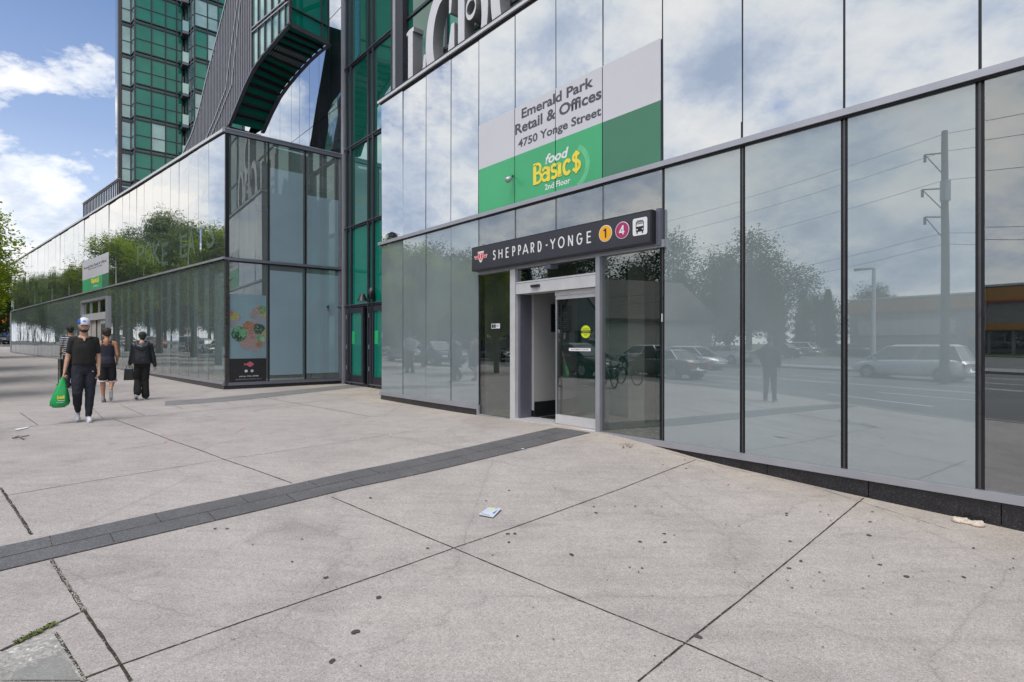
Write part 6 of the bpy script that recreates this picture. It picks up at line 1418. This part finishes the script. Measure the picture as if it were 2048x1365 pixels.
# --- person in tank top, walking away ---
def b2(root):
    body = MB(); loft(body, [(0, 0, .84, .145, .11), (0, -.01, .93, .160, .125), (0, .0, 1.06, .135, .10), (0, .0, 1.22, .155, .105), (0, -.01, 1.33, .165, .095), (0, -.01, 1.40, .10, .07), (0, 0, 1.45, .05, .05)])
    cap(body, [(0, -.005, 1.42), (-.01, .02, 1.50)], [.055, .052]); P = head(body, (-.015, .04, 1.585), .5, .95)
    sh = {1: (.172, -.0, 1.345), -1: (-.172, 0, 1.345)}; el = {1: (.225, -.03, 1.09), -1: (-.215, .08, 1.10)}; wr = {1: (.205, .10, .92), -1: (-.19, .24, .96)}
    for s in (1, -1): cap(body, [sh[s], el[s], wr[s]], [.052, .040, .026]); cap(body, [(s*.08, -.01, 1.36), sh[s]], [.056, .052]); hand(body, wr[s], el[s], (-s, .2, 0), .5, .95, s)
    hL, hR = (-.085, 0, .88), (.085, 0, .88); kL, kR = (-.09, .02, .47), (.10, .10, .47); aL, aR = (-.08, .02, .085), (.105, -.20, .30)
    leg(body, hL, kL, aL, (.092, .060, .038)); leg(body, hR, kR, aR, (.092, .060, .038)); remesh(body, 'body', SK['tan'], root, .0075, 2)
    tk = MB(); loft(tk, [(0, 0, .875, .185, .145), (0, 0, .95, .175, .14), (0, 0, 1.06, .150, .115), (0, .0, 1.20, .166, .118), (0, -.005, 1.27, .165, .112), (0, -.01, 1.33, .135, .10), (0, -.01, 1.375, .105, .082)])
    for s in (1, -1): cap(tk, [(s*.085, -.07, 1.26), (s*.080, -.055, 1.37), (s*.078, 0, 1.405), (s*.085, .06, 1.33), (s*.09, .08, 1.22)], [.042, .034, .030, .034, .042])
    remesh(tk, 'tank_top', M['tank'], root, .008, 1, .007, 9, 1)
    sb = MB(); sb.ball((0, -.085, 1.37), (.062, .056, .095), 0, 16, 12); remesh(sb, 'bare_back', SK['tan'], root, .007, 1)
    st = MB(); loft(st, [(0, 0, .80, .165, .13), (0, -.01, .90, .175, .138), (0, 0, .96, .16, .125)]); hm = MB()
    for h, k in ((hL, kL), (hR, kR)): h, k = Vector(h), Vector(k); cap(st, [h, h.lerp(k, .5), h.lerp(k, .78)], [.108, .108, .105]); e = h.lerp(k, .985); d = (k-h).normalized(); hm.tube([h.lerp(k, .93), h.lerp(k, 1.0)], .112, 18)
    so = remesh(st, 'shorts', M['shorts'], root, .01, 2, .005, 8, 2); hm.build('hem', M['hem'], so, True)
    s1, sl = MB(), MB(); shoe(s1, (aL[0], aL[1]-.08, 0), (aL[0], aL[1]+.18, 0), solemb=sl); shoe(s1, (aR[0], aR[1]-.055, aR[2]-.03), (aR[0], aR[1]+.04, aR[2]-.275), (0, .93, .35), solemb=sl); o = remesh(s1, 'trainers', M['shoeg'], root, .007, 1); sl.build('soles', M['sole'], o)
    hr = MB(); hr.ball(P(0, -.022, .035), (.088, .098, .098), 0, 18, 12); hr.ball(P(0, -.06, -.03), (.070, .055, .06)); hr.ball(P(.0, -.02, .10), (.06, .06, .03))
    for s in (-1, 1): hr.ball(P(s*.06, -.01, -.0), (.03, .05, .05))
    o = remesh(hr, 'hair', M['hairb'], root, .008, 1, .006, 25, 2)
p_ = onground(214, 805)
figure('person', 'person in navy tank top and black shorts with white hems walking away', (214, 805), 148, 'tan', b2, math.atan2(p_[1], p_[0])-math.pi/2-.1, 1.70)
# --- person in black hooded jacket ---
def b3(root):
    body = MB(); loft(body, [(0, 0, .84, .14, .105), (0, -.01, .93, .155, .12), (0, 0, 1.1, .14, .105), (0, 0, 1.28, .16, .10), (0, -.01, 1.34, .10, .07), (0, 0, 1.40, .05, .05)])
    cap(body, [(0, -.005, 1.36), (0, .03, 1.44)], [.052, .05]); P = head(body, (.01, .06, 1.515), 0, .95)
    sh = {1: (.175, .0, 1.30), -1: (-.175, 0, 1.30)}; el = {1: (.245, -.02, 1.05), -1: (-.225, .05, 1.06)}; wr = {1: (.30, .02, .80), -1: (-.275, .10, .86)}
    for s in (1, -1): cap(body, [sh[s], el[s], wr[s]], [.05, .038, .026]); hand(body, wr[s], el[s], (-s, .2, 0), .8, .9, s)
    hL, hR = (-.085, 0, .86), (.085, 0, .86); kL, kR = (-.10, .06, .47), (.075, .02, .47); aL, aR = (-.10, -.14, .17), (.085, .0, .085); leg(body, hL, kL, aL); leg(body, hR, kR, aR); remesh(body, 'body', SK['light'], root, .008, 2)
    jk = MB(); loft(jk, [(0, -.01, .86, .215, .16), (0, -.01, .92, .235, .175), (0, -.02, 1.02, .225, .17), (0, -.02, 1.16, .215, .165), (0, -.015, 1.28, .215, .15), (0, -.01, 1.37, .13, .10)])
    for s in (1, -1): cap(jk, [(s*.12, 0, 1.30), sh[s], el[s], Vector(el[s]).lerp(Vector(wr[s]), .92)], [.075, .074, .064, .050])
    o = remesh(jk, 'jacket', M['puffer'], root, .010, 1, .009, 7, 5)
    hd_ = MB(); cap(hd_, [(-.12, -.05, 1.35), (-.09, -.15, 1.27), (0, -.185, 1.235), (.09, -.15, 1.27), (.13, -.05, 1.35)], [.052, .065, .075, .065, .052]); cap(hd_, [(-.13, .0, 1.36), (-.06, .06, 1.37), (.06, .06, 1.37), (.13, .0, 1.36)], [.05, .04, .04, .05]); remesh(hd_, 'hood', M['puffer'], o, .010, 1, .008, 12, 4)
    tr = MB(); loft(tr, [(0, 0, .78, .16, .12), (0, -.01, .88, .17, .13), (0, 0, .95, .16, .12)])
    for h, k, a in ((hL, kL, aL), (hR, kR, aR)): h, k, a = Vector(h), Vector(k), Vector(a); cap(tr, [h, h.lerp(k, .5), k, k.lerp(a, .5), k.lerp(a, .95)], [.105, .10, .085, .088, .092])
    remesh(tr, 'trousers', M['blackcloth'], root, .011, 2, .014, 7, 9)
    s1, sl = MB(), MB(); shoe(s1, (aL[0]-.02, aL[1]-.06, .12), (aL[0]-.03, aL[1]+.16, .005), (0, .45, .9), solemb=sl); shoe(s1, (aR[0], aR[1]-.08, 0), (aR[0]+.01, aR[1]+.17, 0), solemb=sl); o2 = remesh(s1, 'shoes', M['blackcloth'], root, .008, 1); sl.build('soles', M['cape'], o2)
    hr = MB(); hr.ball(P(0, -.02, .03), (.086, .098, .095), 0, 18, 12); hr.ball(P(0, -.07, -.02), (.07, .05, .07)); hr.ball(P(0, -.03, .09), (.05, .05, .035)); remesh(hr, 'hair', M['hairk'], root, .008, 1, .004, 25, 2)
p_ = onground(284, 800)
wm = figure('person', 'person in a black hooded jacket and black trousers walking away with a handbag', (284, 800), 135, 'light', b3, math.atan2(p_[1], p_[0])-math.pi/2, 1.62)
hw_ = fig_pt(wm, (-.255, .10, .80)); bg_ = thing('handbag', 'black handbag hanging from the left hand of the person in the hooded jacket', 'bag', hw_)
rzw = wm.rotation_euler.z; ax_ = Vector((math.cos(rzw), math.sin(rzw), 0)); ay_ = Vector((-math.sin(rzw), math.cos(rzw), 0)); s_ = wm.scale.x
def bp(x, y, z): return hw_+(ax_*x+ay_*y)*s_+Vector((0, 0, z*s_))
mb = MB(); mb.hexa([bp(-.11, -.05, -.33), bp(.10, -.05, -.33), bp(.10, .06, -.33), bp(-.11, .06, -.33), bp(-.09, -.035, -.06), bp(.08, -.035, -.06), bp(.08, .045, -.06), bp(-.09, .045, -.06)]); remesh(mb, 'bag_body', M['bagl'], bg_, .012, 3)
for y in (-.03, .04): mb = MB(); mb.tube([bp(-.07, y, -.07), bp(-.05, y*.6, .0), bp(0, y*.2, .03), bp(.05, y*.6, .0), bp(.08, y, -.07)], .008, 8); mb.build('strap', M['bagl'], bg_)
# --- person in striped shirt with a cart, mostly hidden ---
ms, ts, os_ = newmat('navy_white_striped_jersey'); b_ = N(ts, 'ShaderNodeBsdfPrincipled'); L(ts, b_.outputs[0], os_.inputs[0]); V(b_, 'Roughness', .9)
sx_ = N(ts, 'ShaderNodeSeparateXYZ'); L(ts, N(ts, 'ShaderNodeTexCoord').outputs['Object'], sx_.inputs[0]); L(ts, ramp(ts, mth(ts, 'FRACT', mth(ts, 'MULTIPLY', sx_.outputs[2], 17.)), [(.0, (.02, .025, .06)), (.55, (.02, .025, .06)), (.60, (.6, .6, .62))], 'CONSTANT').outputs[0], b_.inputs['Base Color'])
def b4(root):
    body = MB(); loft(body, [(0, 0, .84, .14, .105), (0, 0, 1.0, .15, .11), (0, 0, 1.2, .16, .11), (0, 0, 1.36, .165, .10), (0, 0, 1.43, .09, .065), (0, 0, 1.47, .05, .05)]); cap(body, [(0, 0, 1.44), (0, .02, 1.52)], [.055, .052]); P = head(body, (0, .04, 1.61), 0, .97)
    sh = {1: (.18, .0, 1.375), -1: (-.18, 0, 1.375)}; el = {1: (.23, .03, 1.12), -1: (-.23, .02, 1.12)}; wr = {1: (.17, .26, 1.02), -1: (-.20, .24, 1.0)}
    for s in (1, -1): cap(body, [sh[s], el[s], wr[s]], [.05, .038, .026]); hand(body, wr[s], el[s], (0, 0, -1), 1.0, .95, s)
    for s, dy in ((-1, -.12), (1, .10)): leg(body, (s*.09, 0, .88), (s*.09, .05, .48), (s*.09, dy, .09))
    remesh(body, 'body', SK['tan'], root, .009, 2); t_ = MB(); loft(t_, [(0, 0, .90, .175, .135), (0, 0, 1.05, .17, .13), (0, 0, 1.22, .178, .13), (0, 0, 1.37, .17, .11), (0, 0, 1.45, .09, .07)])
    for s in (1, -1): cap(t_, [(s*.1, 0, 1.38), sh[s], Vector(sh[s]).lerp(Vector(el[s]), .75)], [.068, .068, .062])
    remesh(t_, 'striped_shirt', ms, root, .011, 2, .005, 8, 2); t_ = MB(); loft(t_, [(0, 0, .8, .16, .125), (0, 0, .95, .165, .13)])
    for s, dy in ((-1, -.12), (1, .10)): h, k, a = Vector((s*.09, 0, .88)), Vector((s*.09, .05, .48)), Vector((s*.09, dy, .09)); cap(t_, [h, k, k.lerp(a, .9)], [.105, .08, .06])
    remesh(t_, 'trousers', M['navy'], root, .012, 2, .008, 7, 2); s1, sl = MB(), MB(); shoe(s1, (-.09, -.2, 0), (-.09, .06, 0), solemb=sl); shoe(s1, (.09, .02, 0), (.09, .28, 0), solemb=sl); o = remesh(s1, 'shoes', M['blackcloth'], root, .009, 1); sl.build('soles', M['sole'], o)
    hr = MB(); hr.ball(P(0, -.01, .045), (.088, .10, .10), 0, 18, 12); hr.ball(P(0, -.06, -.01), (.07, .05, .06)); hr.ball(P(0, 0, .11), (.07, .08, .03)); remesh(hr, 'turban', M['hairk'], root, .009, 1)
P4 = np.array([(141-CX)/F*16.6, 16.6]); th4 = math.atan2(U2[1], U2[0])-math.pi/2
m4 = thing('person', 'tmp', 'person'); bpy.data.objects.remove(m4)
m4 = figure('person', 'person in navy and white striped shirt pushing a small cart', (0, 0), 1, 'tan', b4, th4, 1.75, at=P4); 
kz = CAMZ+(HY-651.5)/F*16.6; m4.scale = ((kz-m4.location.z)/1.745,)*3
ct = thing('folding_cart', 'small wheeled wire cart on thin legs in front of the person in the striped shirt', 'cart', (0, 0, 0)); fw_ = np.array([-math.sin(th4), math.cos(th4)]); pc = P4+fw_*.26-np.array([math.cos(th4), math.sin(th4)])*.04
def cpnt(x, y, z): q = pc+fw_*y+np.array([math.cos(th4), math.sin(th4)])*x; return Vector((q[0], q[1], H1(*q)+z))
mb = MB()
for x in (-.14, .14):
    mb.tube([cpnt(x, 0, .1), cpnt(x, .02, 1.0), cpnt(x, -.1, 1.06)], .013, 6); mb.tube([cpnt(x, .4, .1), cpnt(x, .4, .85)], .012, 6)
    for z in (.25, .85): mb.tube([cpnt(x, 0, z), cpnt(x, .4, z)], .01, 6)
for y in (0, .4):
    for z in (.25, .55, .85): mb.tube([cpnt(-.14, y, z), cpnt(.14, y, z)], .008, 6)
mb.tube([cpnt(-.14, -.1, 1.06), cpnt(.14, -.1, 1.06)], .014, 6); mb.build('frame', M['paintdark'], ct)
M['sack'] = pmat('olive_bag_fabric', (.05, .055, .03), .9, 0, .2, 10)
mb = MB(); mb.hexa([cpnt(-.12, .03, .28), cpnt(.12, .03, .28), cpnt(.12, .37, .28), cpnt(-.12, .37, .28), cpnt(-.13, .02, .83), cpnt(.13, .02, .83), cpnt(.13, .38, .83), cpnt(-.13, .38, .83)]); mb.build('basket_liner', M['sack'], ct)
for x in (-.14, .14):
    for y in (0, .4): c = cpnt(x, y, .05); mb = MB(); mb.tube([c-Vector((.012, 0, 0)), c+Vector((.012, 0, 0))], .05, 12); mb.build('wheel', M['tyre'], ct)
# --- someone standing by the kerb, only seen as a reflection ---
def b5(root):
    body = MB(); loft(body, [(0, 0, .84, .15, .11), (0, 0, 1.0, .16, .12), (0, 0, 1.2, .17, .12), (0, 0, 1.38, .18, .10), (0, 0, 1.46, .06, .06)]); cap(body, [(0, 0, 1.45), (0, .02, 1.53)], [.058, .055]); P = head(body, (0, .03, 1.63), 0)
    for s in (1, -1): cap(body, [(s*.19, 0, 1.38), (s*.25, .02, 1.12), (s*.22, .12, .92)], [.055, .042, .028]); hand(body, (s*.22, .12, .92), (s*.25, .02, 1.12), (-s, 0, 0), .6, 1, s); leg(body, (s*.09, 0, .9), (s*.11, .02, .49), (s*.13, 0, .09))
    remesh(body, 'body', SK['tan'], root, .01, 2); j = MB(); loft(j, [(0, 0, .85, .2, .15), (0, 0, 1.1, .19, .15), (0, 0, 1.38, .2, .13), (0, 0, 1.47, .09, .08)])
    for s in (1, -1): cap(j, [(s*.1, 0, 1.39), (s*.19, 0, 1.38), (s*.25, .02, 1.12), (s*.225, .11, .94)], [.08, .078, .062, .045])
    remesh(j, 'jacket', M['blackcloth'], root, .013, 2, .006, 7, 1); t_ = MB(); loft(t_, [(0, 0, .8, .17, .13), (0, 0, .95, .17, .13)])
    for s in (1, -1): cap(t_, [(s*.09, 0, .9), (s*.11, .02, .49), (s*.13, 0, .12)], [.11, .08, .065])
    remesh(t_, 'trousers', M['navy'], root, .013, 2, .006, 7, 1); b_ = MB(); loft(b_, [(0, -.24, .95, .14, .09), (0, -.25, 1.15, .16, .11), (0, -.23, 1.38, .12, .08)]); remesh(b_, 'backpack', M['blackcloth'], root, .013, 2)
    s1, sl = MB(), MB(); [shoe(s1, (s*.13, -.08, 0), (s*.14, .18, 0), solemb=sl) for s in (1, -1)]; o = remesh(s1, 'shoes', M['blackcloth'], root, .01, 1); sl.build('soles', M['sole'], o); hr = MB(); hr.ball(P(0, -.015, .035), (.088, .10, .1)); remesh(hr, 'hair', M['hairk'], root, .01, 1)
q5 = mirror1(1542, 14.8)
figure('person', 'dark clothed person with backpack, seen as a faint reflection right of the entrance', (0, 0), 1, 'tan', b5, 2.2, at=q5)

# ---------------- small things on the ground ----------------
def flat_at(px, lift=.01):
    P = [onground(*p) for p in px]; return [(p[0], p[1], H1(*p)+lift) for p in P]
cd = thing('printed_card', 'blue and white printed card lying on the concrete in the foreground', 'card', tuple(flat_at([(981, 1027)])[0])); mb = MB(); q = [Vector(p) for p in flat_at([(957, 1033), (986, 1038), (1003, 1022), (976, 1018)], .012)]; q[2].z += .012; q[0].z += .004
mb.hexa([p for p in q]+[p+Vector((0, 0, .003)) for p in q]); mb.build('sheet', pmat('card_paper', (.50, .54, .62), .5, 0, .12, 60), cd)
def cardp(u, v): return q[0].lerp(q[1], u).lerp(q[3].lerp(q[2], u), v)+Vector((0, 0, .0045))
for u0, u1, v0, v1, m in ((.30, .60, .55, .92, M['lime']), (.5, .88, .35, .85, M['capb']), (.1, .4, .15, .3, M['greytext']), (.12, .7, .08, .12, M['greytext']), (.62, .8, .5, .9, M['paintdark'])): mb = MB(); mb.quad(cardp(u0, v0), cardp(u1, v0), cardp(u1, v1), cardp(u0, v1)); mb.build('print', m, cd)
M['pith'] = pmat('pale_crumpled_card', (.58, .50, .42), .85, 0, .25, 60, .6, 120)
fl = MB(); rr = random.Random(4)
c0 = Vector(flat_at([(1937, 1048)], 0)[0]); a_, b_ = (Vector(flat_at([(1905, 1043)], 0)[0])), Vector(flat_at([(1972, 1057)], 0)[0]); dx = (b_-a_); dl = dx.length; dx.normalize(); dy = Vector((-dx.y, dx.x, 0))
for s in (-.26, .26): fl.ball(c0+dx*s*dl+Vector((0, 0, .014)), (dl*.27, dl*.24, .030), 0, 16, 8)
fl.ball(c0+Vector((0, 0, .012)), (dl*.2, dl*.16, .022))
for _ in range(26): t = rr.uniform(-.45, .45); fl.ball(c0+dx*t*dl+dy*rr.uniform(-.16, .16)*dl+Vector((0, 0, .036)), (rr.uniform(.008, .02), rr.uniform(.006, .015), .009), 0, 8, 5)
fo = thing('pulp_scrap', 'pale crumpled pulp tray scrap lying against the black granite base at the right', 'litter', tuple(c0)); o = remesh(fl, 'pulp', M['pith'], fo, .005, 1, .003, 60, 3)
lm = MB()
for _ in range(16): p = Vector(flat_at([(1250+rr.uniform(-11, 13), 893+rr.uniform(-3, 4))], .012)[0]); a = rr.uniform(0, 6.3); u = Vector((math.cos(a), math.sin(a), .2))*rr.uniform(.02, .045); v = Vector((-math.sin(a), math.cos(a), 0))*.012; lm.quad(p-v, p+u*.5-v*1.2, p+u, p+u*.5+v)
o = lm.build('leaf_litter', pmat('dead_leaf', (.16, .08, .03), .9, 0, .4, 40)); tag(o, 'small heap of brown dead leaves below the clear side window', 'leaves', kind='stuff')
tw_ = MB()
for (p, q_) in (((25, 879), (44, 876)), ((44, 876), (58, 873)), ((40, 878), (48, 881)), ((30, 877), (38, 874))): tw_.tube(flat_at([p, q_], .015), .006, 5)
for _ in range(10): p = Vector(flat_at([(rr.uniform(26, 56), rr.uniform(873, 881))], .012)[0]); a = rr.uniform(0, 6.3); u = Vector((math.cos(a), math.sin(a), .3))*.04; v = Vector((-math.sin(a), math.cos(a), 0))*.010; tw_.quad(p-v, p+u*.5-v, p+u, p+u*.5+v)
o = tw_.build('fallen_twig', pmat('olive_twig', (.07, .07, .03), .9)); tag(o, 'small fallen leafy twig on the slab at the left edge of the picture', 'twig')
wr_ = MB(); wr_.poly(flat_at([(28, 860), (58, 855), (54, 858), (34, 862)], .012)); o = wr_.build('paper_scrap', M['white']); tag(o, 'white paper strip lying on the slab above the twig', 'litter')
for i, (x, y, lab) in enumerate(((780, 872, 'tiny white scrap left of the dark paver band'), (1045, 900, 'tiny white scrap just right of the dark paver band'))):
    p = Vector(flat_at([(x, y)], .01)[0]); mb = MB(); mb.poly([p+Vector((.03, 0, 0)), p+Vector((.01, .02, .006)), p+Vector((-.03, .01, 0)), p+Vector((-.02, -.015, .004))]); o = mb.build('paper_scrap', M['white']); tag(o, lab, 'litter')
for a in list(bpy.data.objects):
    if a.type == 'MESH' and len(a.data.polygons) == 0: bpy.data.objects.remove(a)
